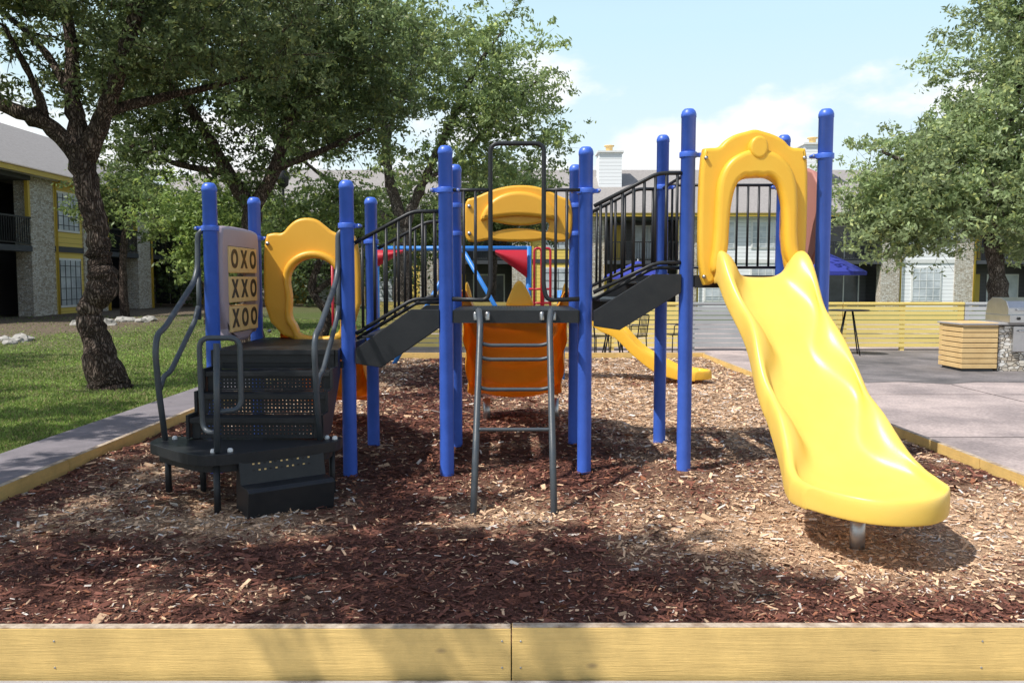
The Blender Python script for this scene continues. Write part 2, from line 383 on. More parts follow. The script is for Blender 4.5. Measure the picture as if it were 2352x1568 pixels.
b0=np.stack([-np.sin(th)*np.cos(rl),np.cos(th)*np.cos(rl),np.sin(rl)],-1)*Wd[:,None]*0.5
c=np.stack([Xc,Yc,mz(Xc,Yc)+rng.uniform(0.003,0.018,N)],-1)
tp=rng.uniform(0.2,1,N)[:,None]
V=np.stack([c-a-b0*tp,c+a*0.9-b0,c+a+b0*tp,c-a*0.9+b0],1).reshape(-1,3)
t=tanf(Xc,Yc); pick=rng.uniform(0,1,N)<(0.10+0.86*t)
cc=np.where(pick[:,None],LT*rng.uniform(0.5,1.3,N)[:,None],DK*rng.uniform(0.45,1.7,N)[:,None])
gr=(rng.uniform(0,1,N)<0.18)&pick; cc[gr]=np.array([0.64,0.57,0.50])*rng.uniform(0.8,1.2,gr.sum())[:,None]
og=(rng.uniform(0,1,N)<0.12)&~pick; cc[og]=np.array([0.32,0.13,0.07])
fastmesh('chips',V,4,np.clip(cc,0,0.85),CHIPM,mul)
g=Geo(); g.tube([(-1.12,3.98,0.03),(-1.02,4.02,0.04),(-0.93,4.09,0.03)],[0.006,0.005,0.003],BARKL,5)
g.tube([(-2.4,4.4,0.03),(-2.28,4.43,0.04),(-2.2,4.40,0.03)],[0.005,0.004,0.003],BARKL,5)
g.tube([(1.1,3.7,0.02),(1.16,3.78,0.03),(1.25,3.80,0.03)],[0.005,0.004,0.003],BARKL,5)
g.obj('twig',mul)

# timber borders
def woodmat(name,paint,bare):
    m=mat(name,paint,0.6); nt=m.node_tree; b=nt.nodes['Principled BSDF']; tc=nt.nodes.new('ShaderNodeTexCoord')
    mp=nt.nodes.new('ShaderNodeMapping'); mp.inputs['Scale'].default_value=(1.2,1.2,26); nt.links.new(tc.outputs['Object'],mp.inputs[0])
    n=nt.nodes.new('ShaderNodeTexNoise'); n.inputs['Scale'].default_value=2.2; n.inputs['Detail'].default_value=10; n.inputs['Roughness'].default_value=0.75
    nt.links.new(mp.outputs[0],n.inputs['Vector'])
    r=nt.nodes.new('ShaderNodeValToRGB'); e=r.color_ramp.elements
    e[0].position=0.305; e[0].color=(*bare,1); e[1].position=0.335; e[1].color=(*[p*0.88 for p in paint],1)
    x=e.new(0.7); x.color=(*paint,1)
    nt.links.new(n.outputs['Fac'],r.inputs[0])
    n2=nt.nodes.new('ShaderNodeTexNoise'); n2.inputs['Scale'].default_value=3.5; n2.inputs['Detail'].default_value=9; n2.inputs['Roughness'].default_value=0.7; nt.links.new(tc.outputs['Object'],n2.inputs['Vector'])
    r3=nt.nodes.new('ShaderNodeMapRange'); r3.inputs[1].default_value=0.3; r3.inputs[2].default_value=0.7; r3.inputs[3].default_value=0.74; r3.inputs[4].default_value=1.08; nt.links.new(n2.outputs['Fac'],r3.inputs[0])
    v=nt.nodes.new('ShaderNodeTexVoronoi'); v.inputs['Scale'].default_value=2.4; 
    mp2=nt.nodes.new('ShaderNodeMapping'); mp2.inputs['Scale'].default_value=(1,1,1.9); mp2.inputs['Location'].default_value=(0.31,0.2,0.17); nt.links.new(tc.outputs['Object'],mp2.inputs[0]); nt.links.new(mp2.outputs[0],v.inputs['Vector'])
    k=nt.nodes.new('ShaderNodeMapRange'); k.inputs[1].default_value=0.03; k.inputs[2].default_value=0.075; k.inputs[3].default_value=0.65; k.inputs[4].default_value=0.0; nt.links.new(v.outputs['Distance'],k.inputs[0])
    s=nt.nodes.new('ShaderNodeVectorMath'); s.operation='SCALE'; nt.links.new(r.outputs[0],s.inputs[0]); nt.links.new(r3.outputs[0],s.inputs['Scale'])
    mx=nt.nodes.new('ShaderNodeMix'); mx.data_type='RGBA'; nt.links.new(k.outputs[0],mx.inputs[0]); nt.links.new(s.outputs[0],mx.inputs[6]); mx.inputs[7].default_value=(*[q*1.3 for q in bare],1)
    nt.links.new(mx.outputs[2],b.inputs['Base Color'])
    bp=nt.nodes.new('ShaderNodeBump'); bp.inputs['Strength'].default_value=0.6; bp.inputs['Distance'].default_value=0.008
    nt.links.new(n.outputs['Fac'],bp.inputs['Height']); nt.links.new(bp.outputs[0],b.inputs['Normal'])
    return m
WOOD=woodmat('painted_yellow_timber',(0.86,0.58,0.20),(0.20,0.13,0.07))
WTOP=mat('weathered_timber_top',(0.60,0.50,0.38),0.9,noise=(14,(0.26,0.18,0.12),0.15),bump=(40,0.4))
g=Geo()
zt=0.10
for x0,x1,dz in ((-3.56,-0.005,0.0),(0.0,3.76,0.004)):
    g.box(x0,x1,3.24,3.29,-0.125,zt+dz,WOOD)
    g.box(x0+0.002,x1-0.002,3.243,3.287,zt+dz+0.0005,zt+dz+0.003,WTOP)
for i in range(4):
    y0=3.295+i*3.18; y1=y0+3.17
    g.box(-3.56,-3.51,y0,y1,-0.12,0.09,WOOD); g.box(-3.558,-3.512,y0,y1,0.0905,0.093,WTOP)
    g.box(3.71,3.76,y0,y1,-0.12,0.09,WOOD); g.box(3.712,3.758,y0,y1,0.0905,0.093,WTOP)
g.box(-3.56,0.1,16.02,16.07,-0.12,0.10,WOOD); g.box(0.105,3.76,16.02,16.07,-0.12,0.10,WOOD)
for x in (-0.04,0.035,-1.85,1.9):
    for z in (-0.06,0.05): g.tube([(x,3.2375,z),(x,3.241,z)],0.0045,STEEL,8)
g.obj('timber_border',bevel=0.004)

# lawn
def lz(X,Y):
    r=np.clip((Y-16)/10,0,1)*0.22*np.clip((-X-5)/6,0,1)
    e=np.clip((-4.3-X)/0.3,0,1)
    return 0.02+0.02*snoise(X,Y,0.8,2)*e+r
def soilf(X,Y):
    t=1/(1+np.exp(-((-X-11.0)*1.0)))*1/(1+np.exp(-((Y-18)*0.8)))*1.3
    t=np.maximum(t,0.9*np.exp(-((X+5.6)**2+(Y-11.3)**2)/0.6))
    return np.clip(t+0.35*snoise(X,Y,1.1,3),0,1)
def lcol(X,Y):
    t=soilf(X,Y)[...,None]; return np.array([0.12,0.16,0.04])*(1-t)+np.array([0.19,0.145,0.10])*t
lawn=empty('grass_lawn')
gridmesh('turf',np.linspace(-40,-4.31,150),np.linspace(0,46,180),lz,lcol,TERM,lawn)
gridmesh('turf_back',np.linspace(-4.305,-3.61,8),np.linspace(21.3,46,90),lambda X,Y:0.0*X+0.0,lcol,TERM,lawn)
N=110000
u=rng.uniform(0,1,N); Yc=5.0*(30/5.0)**u; Xc=-4.33-rng.uniform(0,1,N)**1.2*(0.62*Yc-3.2).clip(0.5,14)
k=rng.uniform(0,1,N)>soilf(Xc,Yc)*0.9; Xc=Xc[k];Yc=Yc[k];N=len(Xc)
h=rng.uniform(0.012,0.04,N); w=0.004+0.0006*Yc; th=rng.uniform(0,6.28,N)
c=np.stack([Xc,Yc,lz(Xc,Yc)],-1); sd=np.stack([np.cos(th),np.sin(th),0*th],-1)*w[:,None]
tip=c+np.stack([rng.normal(0,0.018,N),rng.normal(0,0.018,N),h],-1)
V=np.stack([c-sd,c+sd,tip],1).reshape(-1,3)
cc=np.array([0.22,0.31,0.07])*rng.uniform(0.5,1.4,N)[:,None]*(1+0.35*snoise(Xc,Yc,1.7,3))[:,None]; dry=rng.uniform(0,1,N)<0.16; cc[dry]=np.array([0.36,0.31,0.15])
fastmesh('blades',V,3,cc,GRASSM,lawn)

# ------------------------------------------------------------------ playground structure
PS=empty('playground_structure')
posts=[(-2.32,6.4,2.25),(-1.27,6.4,2.27),(-2.32,7.5,2.25),(-1.27,7.5,2.25),
       (-0.51,6.4,2.53),(0.57,6.45,2.53),(-0.51,7.5,2.54),(0.57,7.5,2.54),
       (1.35,6.42,2.81),(2.40,6.42,2.81),(1.36,7.55,2.81),(2.45,7.55,2.81)]
g=Geo()
R=0.055
for x,y,h in posts:
    g.lathe((x,y),[(R,-0.2),(R,h-0.07),(R+0.003,h-0.068),(R+0.003,h-0.045),(R*0.92,h-0.022),(R*0.65,h-0.006),(0.001,h)],BLUE,28)
g.obj('posts',PS)
g=Geo()
def clamp(x,y,z,dirs=()):
    g.lathe((x,y),[(R+0.002,z-0.022),(R+0.012,z-0.020),(R+0.012,z+0.020),(R+0.002,z+0.022)],BLUE,24)
    for dx,dy in dirs:
        l=0.10
        x1,y1=x+dx*l,y+dy*l
        if dx:
            g.box(min(x+dx*R,x1),max(x+dx*R,x1),y-0.015,y+0.015,z-0.016,z+0.016,BLUE)
            g.tube([(x1,y-0.035,z),(x1,y+0.035,z)],0.014,BLUE,10); g.tube([(x1,y-0.040,z),(x1,y-0.034,z)],0.008,STEEL,8)
        else: g.box(x-0.015,x+0.015,min(y+dy*R,y1),max(y+dy*R,y1),z-0.016,z+0.016,BLUE)
clamp(-2.32,6.4,1.90,[(0,1),(-1,0)]);clamp(-1.27,6.4,1.92,[(1,0)]);clamp(-2.32,7.5,1.88,[(1,0)]);clamp(-1.27,7.5,1.85,[(-1,0)])
clamp(-0.51,6.4,2.19,[(1,0),(-1,0)]);clamp(0.57,6.45,2.19,[(1,0),(-1,0)]);clamp(-0.51,7.5,2.17,[(1,0)]);clamp(0.57,7.5,2.17,[(-1,0)])
clamp(-0.51,7.5,1.92,[(1,0)]);clamp(0.57,7.5,1.92,[(-1,0)])
clamp(1.35,6.42,2.46,[(1,0)]);clamp(2.40,6.42,2.45,[(-1,0)]);clamp(1.36,7.55,2.34,[(1,0)]);clamp(2.45,7.55,2.34,[(-1,0)])
g.obj('clamps',PS,bevel=0.003)

# decks
g=Geo()
for (x0,x1,y0,y1,z) in ((-2.25,-1.34,6.2,7.56,0.98),(-0.45,0.51,6.38,7.56,1.27),(1.41,2.38,6.40,7.6,1.54)):
    g.box(x0,x1,y0,y1,z-0.012,z,PERF)
    g.box(x0,x1,y0-0.012,y0-0.001,z-0.095,z+0.002,BLACK); g.box(x0,x1,y1+0.001,y1+0.012,z-0.095,z+0.002,BLACK)
    g.box(x0-0.012,x0-0.001,y0,y1,z-0.09,z+0.001,BLACK); g.box(x1+0.001,x1+0.012,y0,y1,z-0.09,z+0.001,BLACK)
g.obj('decks',PS,uvbox=True)
g=Geo()
for yy in (6.32,7.4):
    g.box(-2.30,-1.3,yy,yy+0.04,0.83,0.88,BLACK)
def connector(x0,x1,z0,z1):
    for y in (6.36,7.50):
        pr=[(x0,z0-0.10),(x0,z0+0.02),(x0+0.02,z0+0.03),(x1-0.22,z1+0.03),(x1,z1+0.03),(x1,z1-0.11),(x0+0.20,z0-0.13)]
        n=len(pr); v=[(a,y,b) for a,b in pr]+[(a,y+0.03,b) for a,b in pr]
        g.add(v,[tuple(range(n)),tuple(range(2*n-1,n-1,-1))]+[(i,n+i,n+(i+1)%n,(i+1)%n) for i in range(n)],BLACK)
    for k in range(2):
        xa=x0+(x1-x0)*(k+0.15)/2; xb=x0+(x1-x0)*(k+1.1)/2; z=z0+(z1-z0)*(k+0.8)/2
        g.box(xa,min(xb,x1),6.392,7.498,z-0.02,z,BLACK)
connector(-1.21,-0.56,0.96,1.25); connector(0.63,1.30,1.25,1.52)
g.obj('connector_stairs',PS,bevel=0.004)
g=Geo(); rt=0.0135
def guard(x0,xk,x1,zt0,zt1,zb0,zb1,y,nb):
    top=fillet([(x0,y,zt0),(xk,y,zt1),(x1,y,zt1)],0.06); bot=fillet([(x0,y,zb0),(xk,y,zb1),(x1,y,zb1)],0.06)
    g.tube(top,rt+0.002,BLACK); g.tube(bot,rt+0.002,BLACK)
    for i in range(nb):
        x=x0+(x1-x0)*(i+0.6)/nb
        f=min(1,(x-x0)/(xk-x0)); g.tube([(x,y,zb0+(zb1-zb0)*f),(x,y,zt0+(zt1-zt0)*f)],rt*0.85,BLACK)
for y in (6.40,7.50):
    guard(-1.21,-0.76,-0.56,1.79,2.03,1.09,1.36,y,7)
    guard(0.63,1.12,1.30,2.07,2.32,1.41,1.64,y,8)
for y in (6.44,):
    g.tube(fillet([(-1.21,y,1.05),(-0.74,y,1.33),(-0.56,y,1.33)],0.05),rt,BLACK)
    g.tube(fillet([(0.63,y,1.35),(1.10,y,1.60),(1.30,y,1.60)],0.05),rt,BLACK)
y=6.38
g.tube(fillet([(-0.46,y,1.36),(-0.19,y,1.35),(-0.165,y,1.45),(-0.165,y,2.54),(0.243,y,2.54),(0.243,y,1.45),(0.27,y,1.35),(0.52,y,1.36)],0.07,7),0.0175,BLACK,10)
for s,xs in ((-1,(-0.28,-0.37)),(1,(0.335,0.42))):
    for x in xs: g.tube([(x,y,1.36),(x,y,2.19)],rt*0.85,BLACK)
g.tube([(-0.46,y,2.19),(-0.165,y,2.19)],rt,BLACK); g.tube([(0.243,y,2.19),(0.52,y,2.19)],rt,BLACK)
g.tube([(1.36,7.55,2.36),(2.45,7.55,2.36)],rt,BLACK); g.tube([(1.36,7.55,1.62),(2.45,7.55,1.62)],rt,BLACK)
for i in range(10): g.tube([(1.45+i*0.098,7.55,1.62),(1.45+i*0.098,7.55,2.36)],rt*0.8,BLACK)
g.tube([(1.36,6.42,2.33),(1.36,7.55,2.33)],rt,BLACK)
g.obj('guard_rails',PS)

# yellow hood behind left deck
o1=chaikin([(-2.23,0.95),(-2.23,1.90),(-2.13,1.93),(-2.05,1.92),(-1.99,2.00),(-1.90,2.06),(-1.76,2.06),(-1.67,1.99),(-1.60,1.93),(-1.48,1.91),(-1.36,1.89),(-1.36,0.95)],2)
h1=chaikin([(-1.91,1.00),(-1.93,1.10),(-1.99,1.18),(-1.97,1.35),(-2.0,1.52),(-1.95,1.63),(-1.84,1.70),(-1.70,1.70),(-1.58,1.62),(-1.53,1.45),(-1.54,1.2),(-1.54,1.00)],2)
panel('yellow_hood',[o1,h1],(0,7.46,0),0.08,0.028,PANY,PS)
def scalep(p,c,sx,sy): return [(c[0]+(a-c[0])*sx,c[1]+(b-c[1])*sy) for a,b in p]
panel('hood_rim',[scalep(h1,(-1.76,1.35),1.24,1.19),scalep(h1,(-1.76,1.35),1.0,1.0)],(0,7.425,0),0.11,0.030,PANY,PS)
o2=chaikin([(-0.43,1.86),(-0.43,2.22),(-0.33,2.24),(-0.20,2.30),(-0.05,2.34),(0.08,2.35),(0.22,2.34),(0.35,2.29),(0.45,2.24),(0.54,2.22),(0.54,1.86),(0.42,1.84),(0.3,1.87),(0.2,1.85),(-0.1,1.85),(-0.2,1.87),(-0.33,1.84)],2)
h2=chaikin([(-0.20,1.92),(-0.22,2.04),(-0.05,2.00),(0.08,1.99),(0.2,2.00),(0.34,2.04),(0.32,1.92),(0.2,1.96),(0.05,1.97),(-0.08,1.96)],2)
panel('yellow_arch_panel',[o2,h2],(0,7.46,0),0.06,0.022,PANY,PS)
a2=chaikin([(-0.30,2.02),(-0.24,2.16),(-0.12,2.26),(0.06,2.30),(0.25,2.26),(0.37,2.16),(0.43,2.02),(0.33,2.05),(0.06,2.08),(-0.2,2.05)],2)
panel('arch_relief',[a2],(0,7.42,0),0.09,0.035,PANY,PS)
panel('side_panel',[chaikin([(6.5,1.58),(6.5,2.42),(7.47,2.42),(7.47,1.58)],2)],(2.42,0,0),0.05,0.015,ROSE,PS,yz=True)
g=Geo()
for x,z,y in ((-2.18,1.83,7.415),(-2.18,1.05,7.415),(-1.41,1.83,7.415),(-1.41,1.05,7.415),(-0.38,2.16,7.425),(-0.38,1.92,7.425),(0.49,2.16,7.425),(0.49,1.92,7.425)):
    g.tube([(x,y-0.012,z),(x,y+0.01,z)],0.017,STEEL,10)
g.obj('panel_bolts',PS)

# tic tac toe panel
TT=empty('tic_tac_toe_panel')
o3=chaikin([(6.46,1.0),(6.46,1.90),(6.56,1.94),(7.34,1.94),(7.44,1.90),(7.44,1.0)],2)
h3=[(6.58,1.05),(6.58,1.81),(7.32,1.81),(7.32,1.05)]
panel('frame',[o3,h3],(-2.31,0,0),0.10,0.03,MAUVE,TT,yz=True)
g=Geo()
chars=['OXO','XXO','XOO']
for r in range(3):
    zc=1.67-r*0.240
    g.tube([(-2.31,6.60,zc),(-2.31,7.30,zc)],0.012,STEEL)
    for cix in range(3):
        yc=6.715+cix*0.235
        g.box(-2.375,-2.245,yc-0.114,yc+0.114,zc-0.104,zc+0.104,TAN)
        text('mark_%d_%d'%(r,cix),chars[r][cix],0.20,(-2.2435,yc,zc),INK,TT)
g.obj('blocks',TT,bevel=0.025)

# stairs
ST=empty('playground_stairs')
g=Geo()
lv=[(5.72,0.40,0.545),(5.88,0.545,0.69),(6.04,0.69,0.835),(6.20,0.835,0.98)]
for i,(yy,z0,z1) in enumerate(lv):
    g.box(-2.18,-1.39,yy,yy+0.006,z0+0.015,z1-0.035,PERF)
    y1=lv[i+1][0] if i<3 else 6.30
    if i<3: g.box(-2.24,-1.335,yy-0.02,y1-0.002,z1-0.016,z1,BLACK)
g.obj('treads_and_risers',ST,uvbox=True)
g=Geo()
for i,(yy,z0,z1) in enumerate(lv): 
    g.box(-2.242,-1.333,yy-0.034,yy-0.021,z1-0.032,z1+0.004,BLACK)
    g.box(-2.24,-2.181,yy,yy+0.005,z0,z1-0.018,BLACK); g.box(-1.389,-1.335,yy,yy+0.005,z0,z1-0.018,BLACK)
    g.box(-2.18,-1.39,yy+0.001,yy+0.005,z1-0.034,z1-0.018,BLACK); g.box(-2.18,-1.39,yy+0.001,yy+0.005,z0,z0+0.014,BLACK)
for x in (-2.265,-1.33):
    pr=[(5.68,0.405),(5.68,0.57),(5.84,0.57),(5.84,0.715),(6.0,0.715),(6.0,0.86),(6.19,0.86),(6.19,0.98),(6.28,0.98),(6.28,0.80),(5.92,0.405)]
    n=len(pr); v=[(x,a,b) for a,b in pr]+[(x+0.02,a,b) for a,b in pr]
    g.add(v,[tuple(range(n)),tuple(range(2*n-1,n-1,-1))]+[(i,n+i,n+(i+1)%n,(i+1)%n) for i in range(n)],BLACK)
pl=chaikin([(-2.50,5.86),(-2.50,5.60),(-2.40,5.50),(-2.02,5.16),(-1.80,5.20),(-1.24,5.60),(-1.20,5.68),(-1.20,5.86)],2)
g.prism(pl,0.325,0.395,BLACK)
g.prism(scalep(pl,(-1.87,5.58),0.9,0.85),0.27,0.325,BLACK)
A=Vector((-1.79,5.29,0)); B=Vector((-1.32,5.62,0)); nrm=Vector((0.57,-0.82,0))
def sb(P,o,z): q=P+nrm*o; return (q.x,q.y,z)
prof=[(0.0,0.36),(0.05,0.36),(0.09,0.19),(0.22,0.19),(0.25,0.17),(0.22,-0.02),(-0.02,-0.02)]
n=len(prof); v=[sb(A,o,z) for o,z in prof]+[sb(B,o,z) for o,z in prof]
g.add(v,[tuple(range(n-1,-1,-1)),tuple(range(n,2*n))]+[(i,(i+1)%n,n+(i+1)%n,n+i) for i in range(n)],BLACK)
g.obj('platform_and_step',ST,bevel=0.010)
g=Geo()
for x,y in ((-2.43,5.76),(-1.90,5.24),(-1.28,5.8),(-2.2,5.8)): g.tube([(x,y,-0.1),(x,y,0.33)],0.022,BLACK,12)
for row in range(2):
    for k in range(11):
        f=0.16+k*0.065; P=A+(B-A)*f
        zz=0.315-row*0.040; oo=0.05+0.04*(0.36-zz)/0.17+0.002
        c=P+nrm*oo; d=(B-A).normalized()*0.007
        g.add([(c.x-d.x,c.y-d.y,zz-0.005),(c.x+d.x,c.y+d.y,zz-0.005),(c.x+d.x,c.y+d.y,zz+0.005),(c.x-d.x,c.y-d.y,zz+0.005)],[(0,1,2,3)],TAN if (k*7+row*3)%5<3 else INK)
for x,y in ((-2.42,5.70),(-2.36,5.72),(-1.93,5.27),(-1.83,5.30),(-1.30,5.74),(-1.24,5.72)): g.lathe((x,y),[(0.018,0.395),(0.018,0.409),(0.012,0.417),(0.001,0.419)],WHITE,10)
g.obj('legs_and_fasteners',ST)
g=Geo(); rr=0.0205
def hrail(x,sgn):
    g.tube(fillet([(x,5.68,0.40),(x,5.60,0.74),(x,5.56,1.02),(x,5.60,1.14),(x,5.72,1.17),(x,6.28,1.49),(x,6.36,1.60),(x,6.38,1.86),(x+sgn*0.05,6.40,1.90)],0.08),rr,GREY,12)
    g.tube(fillet([(x,5.62,0.76),(x,5.68,0.84),(x,5.80,0.86),(x,6.28,1.20),(x,6.35,1.30)],0.06),rr*0.9,GREY,12)
    g.tube([(x,6.36,1.20),(x,6.38,1.60)],rr*0.9,GREY,12)
hrail(-2.41,1); hrail(-1.335,1)
g.tube([(-1.90,5.26,0.40),(-1.89,5.27,1.10)],rr,GREY,12)
lp=fillet([(-1.90,5.27,0.52),(-2.02,5.35,0.52),(-2.03,5.35,0.85),(-2.03,5.35,1.13),(-1.77,5.36,1.13),(-1.77,5.36,0.85),(-1.77,5.36,0.66),(-1.89,5.27,0.66)],0.07,6)
g.tube(lp,rr*0.85,GREY,12)
g.obj('handrails',ST)

# ladder
LD=empty('climbing_ladder'); g=Geo()
def lx(side,z):
    f=z/1.2; return (-0.253+0.02*f) if side<0 else (0.276+0.0*f)
def ly(z): return 5.34+0.62*z
for s in (-1,1):
    pts=[(lx(s,-0.1),ly(-0.1),-0.1),(lx(s,0.5),ly(0.5),0.5),(lx(s,1.0),ly(1.0),1.0),(lx(s,1.2),ly(1.2)-0.01,1.19),(lx(s,1.2)+0.02*s,6.25,1.285),(lx(s,1.2)+0.03*s,6.37,1.24)]
    g.tube(fillet(pts,0.09,7),0.0235,GREY,14)
    for dx in (-0.045,0.045): g.lathe((lx(s,1.2)+dx,6.35),[(0.02,1.20),(0.022,1.25),(0.014,1.262),(0.001,1.265)],STEEL,10)
for z,b in ((0.478,0),(0.751,0.02),(0.953,0.02),(1.05,0.02)):
    g.tube(fillet([(lx(-1,z),ly(z),z),(lx(-1,z)+0.06,ly(z)+b,z-b),(lx(1,z)-0.06,ly(z)+b,z-b),(lx(1,z),ly(z),z)],0.04),0.0135,GREY,10)
g.obj('rails_and_rungs',LD)

# ------------------------------------------------------------------ slides
def crom(P,n):
    P=[np.array(p,float) for p in P]; P=[2*P[0]-P[1]]+P+[2*P[-1]-P[-2]]; out=[]
    for i in range(1,len(P)-2):
        for k in range(n):
            t=k/n; a,b,c,d=P[i-1:i+3]
            out.append(0.5*((2*b)+(-a+c)*t+(2*a-5*b+4*c-d)*t*t+(-a+3*b-3*c+d)*t**3))
    out.append(P[-2]); return out
def slide(name,origin,dirv,prof,hwf,m,wave=0.03,bulge=0.36,rail=0.14,shift=lambda t:0,parent=None,wfreq=3.0,sag=0.0,skirt=0.07,ripple=0.0):
    d=Vector((dirv[0],dirv[1],0)).normalized(); sd=Vector((-d.y,d.x,0))
    P=crom(prof,8); N=len(P)
    S=[0]
    for i in range(1,N): S.append(S[-1]+np.linalg.norm(P[i]-P[i-1]))
    L=S[-1]; rows=[]
    for i,(s,z) in enumerate(P):
        t=S[i]/L; hw=hwf(t); wv=wave*math.sin(t*wfreq*2*math.pi)*(1 if t<0.80 else max(0,(1-t)/0.20))
        e=min(1,max(0,(t-0.72)/0.28)); rh=rail*(1-0.50*e)+wv*0.7
        rp=ripple*math.sin(t*34)
        cs=[(-hw,-skirt),(-hw-0.004,0.0),(-hw,rh-0.03),(-hw+0.018,rh),(-hw+0.045,rh-0.004),(-hw+0.065+wv,rh-0.045),(-hw+0.095+wv*1.4,0.03),(-hw+0.16+wv*0.6,0.004-sag*0.4+rp),(-hw*0.35,-0.004-sag*0.88+rp),(0,-0.006-sag+rp)]
        full=cs+[(-a,b) for a,b in cs[-2::-1]]
        row=[]
        for a,b in full:
            bl=bulge*(e**1.3)*(1-min(1,abs(a)/hw)**2.4)
            q=Vector(origin)+d*(s+bl)+sd*(a+shift(t)); row.append((q.x,q.y,z+b))
        rows.append(row)
    s,z=P[-1]; hw=hwf(1); rh=rail*0.5; M=len(full)
    for (ds,f,dn) in ((0.03,0.35,0),(0.055,0.8,0),(0.075,1.0,0),(0.095,0.95,0),(0.108,0.55,0),(0.11,0.0,1)):
        row=[]
        for j,(a,b) in enumerate(full):
            w=1-min(1,abs(a)/hw)**2.4; bl=bulge*w
            outer = j<3 or j>M-4
            top=rh-0.004
            if dn: zz=-0.055
            elif outer: zz=b
            else: zz=b+(top-b)*f if ds<0.08 else top*f+(0 if ds<0.1 else -0.01)
            if ds>0.1 and not dn and not outer: zz=top*0.45
            q=Vector(origin)+d*(s+bl+ds*(0.30+0.70*w))+sd*(a*(1-0.25*ds)+shift(1)); row.append((q.x,q.y,z+zz))
        rows.append(row)
    v=[p for r in rows for p in r]; f=[]
    for i in range(len(rows)-1):
        for j in range(M-1): f.append((i*M+j,i*M+j+1,(i+1)*M+j+1,(i+1)*M+j))
    g=Geo(); g.add(v,f,m,True); o=g.obj(name,parent)
    so=o.modifiers.new('solid','SOLIDIFY'); so.thickness=0.010; so.offset=0
    ss=o.modifiers.new('ss','SUBSURF'); ss.levels=1; ss.render_levels=2
    return o
SL=empty('playground_slide')
def hw_main(t): return 0.315+0.02*math.sin(t*14)+0.10*min(1,max(0,(t-0.62)/0.25))-0.03*max(0,(t-0.93)/0.07)
slide('chute',(1.86,6.34,0),(0,-1),[(0,1.535),(0.16,1.52),(0.36,1.33),(0.75,0.94),(1.05,0.64),(1.30,0.42),(1.48,0.315),(1.66,0.285),(1.80,0.29)],hw_main,YEL,wave=0.038,bulge=0.27,rail=0.165,shift=lambda t:0.17*min(1,t*1.15),parent=SL,skirt=0.06,sag=0.012)
o=chaikin([(1.42,1.467),(1.42,2.49),(1.49,2.50),(1.56,2.50),(1.61,2.56),(1.68,2.60),(1.76,2.62),(1.83,2.64),(1.90,2.62),(1.97,2.60),(2.05,2.56),(2.10,2.50),(2.17,2.50),(2.24,2.49),(2.24,1.467),(2.14,1.467),(2.09,1.60),(2.06,1.80),(2.06,2.1),(2.02,2.22),(1.94,2.28),(1.84,2.28),(1.74,2.27),(1.67,2.2),(1.63,2.05),(1.62,1.85),(1.62,1.70),(1.57,1.60),(1.55,1.467)],2)
panel('hood',[o],(0,6.36,0),0.11,0.03,HOODY,SL)
inn=[(1.56,1.56),(1.63,1.70),(1.635,1.90),(1.645,2.07),(1.68,2.22),(1.74,2.28),(1.78,2.27),(1.83,2.285),(1.88,2.27),(1.92,2.285),(1.97,2.25),(2.01,2.18),(2.045,2.02),(2.05,1.8),(2.07,1.68),(2.13,1.56)]
outr=[(2.19,1.56),(2.15,1.8),(2.15,2.1),(2.13,2.27),(2.06,2.39),(1.97,2.46),(1.84,2.49),(1.71,2.46),(1.61,2.39),(1.55,2.27),(1.535,2.1),(1.53,1.8),(1.49,1.56)]
panel('hood_arch',[chaikin(inn+outr,2)],(0,6.30,0),0.13,0.040,HOODY,SL)
panel('hood_badge',[[(1.84+0.07*math.cos(a/24*6.283),2.49+0.085*math.sin(a/24*6.283)) for a in range(24)]],(0,6.27,0),0.09,0.02,HOODY,SL)
g=Geo(); g.tube([(1.97,4.62,-0.15),(1.97,4.62,0.235)],0.042,STEEL,16)
for x in (1.46,2.20):
    for z in (1.53,2.42):
        g.tube([(x,6.31,z),(x,6.285,z)],0.014,STEEL,10)
g.obj('support_post',SL)

SL2=empty('playground_slide')
slide('chute',(0.03,7.58,0),(0,1),[(0,1.24),(0.15,1.22),(0.4,1.04),(0.75,0.82),(1.05,0.55),(1.35,0.33),(1.6,0.27)],lambda t:0.50+0.012*math.sin(t*22),ORG,wave=0.02,bulge=0.2,rail=0.17,parent=SL2,sag=0.07,skirt=0.03,ripple=0.022)
fin=lambda c,w,h:chaikin([(c-w,1.24),(c-w*0.8,1.33),(c-w*0.25,1.24+h),(c+w*0.2,1.24+h),(c+w*0.85,1.33),(c+w,1.24)],2)
panel('divider',[fin(0.07,0.14,0.26)],(0,7.75,0),0.10,0.04,HOODY,SL2)
panel('fin_left',[fin(-0.42,0.06,0.25)],(0,7.72,0),0.10,0.025,HOODY,SL2); panel('fin_right',[fin(0.50,0.06,0.24)],(0,7.72,0),0.10,0.025,HOODY,SL2)
g=Geo()
for x in (-0.28,0.48): g.tube([(x,9.1,-0.1),(x,9.1,0.20)],0.04,STEEL,12)
g.obj('supports',SL2)
SL3=empty('playground_slide')
slide('chute',(-1.78,7.52,0),(0,1),[(0,0.98),(0.15,0.97),(0.4,0.78),(0.75,0.5),(1.0,0.3),(1.25,0.24)],lambda t:0.33,ORG,wave=0.02,bulge=0.2,parent=SL3)

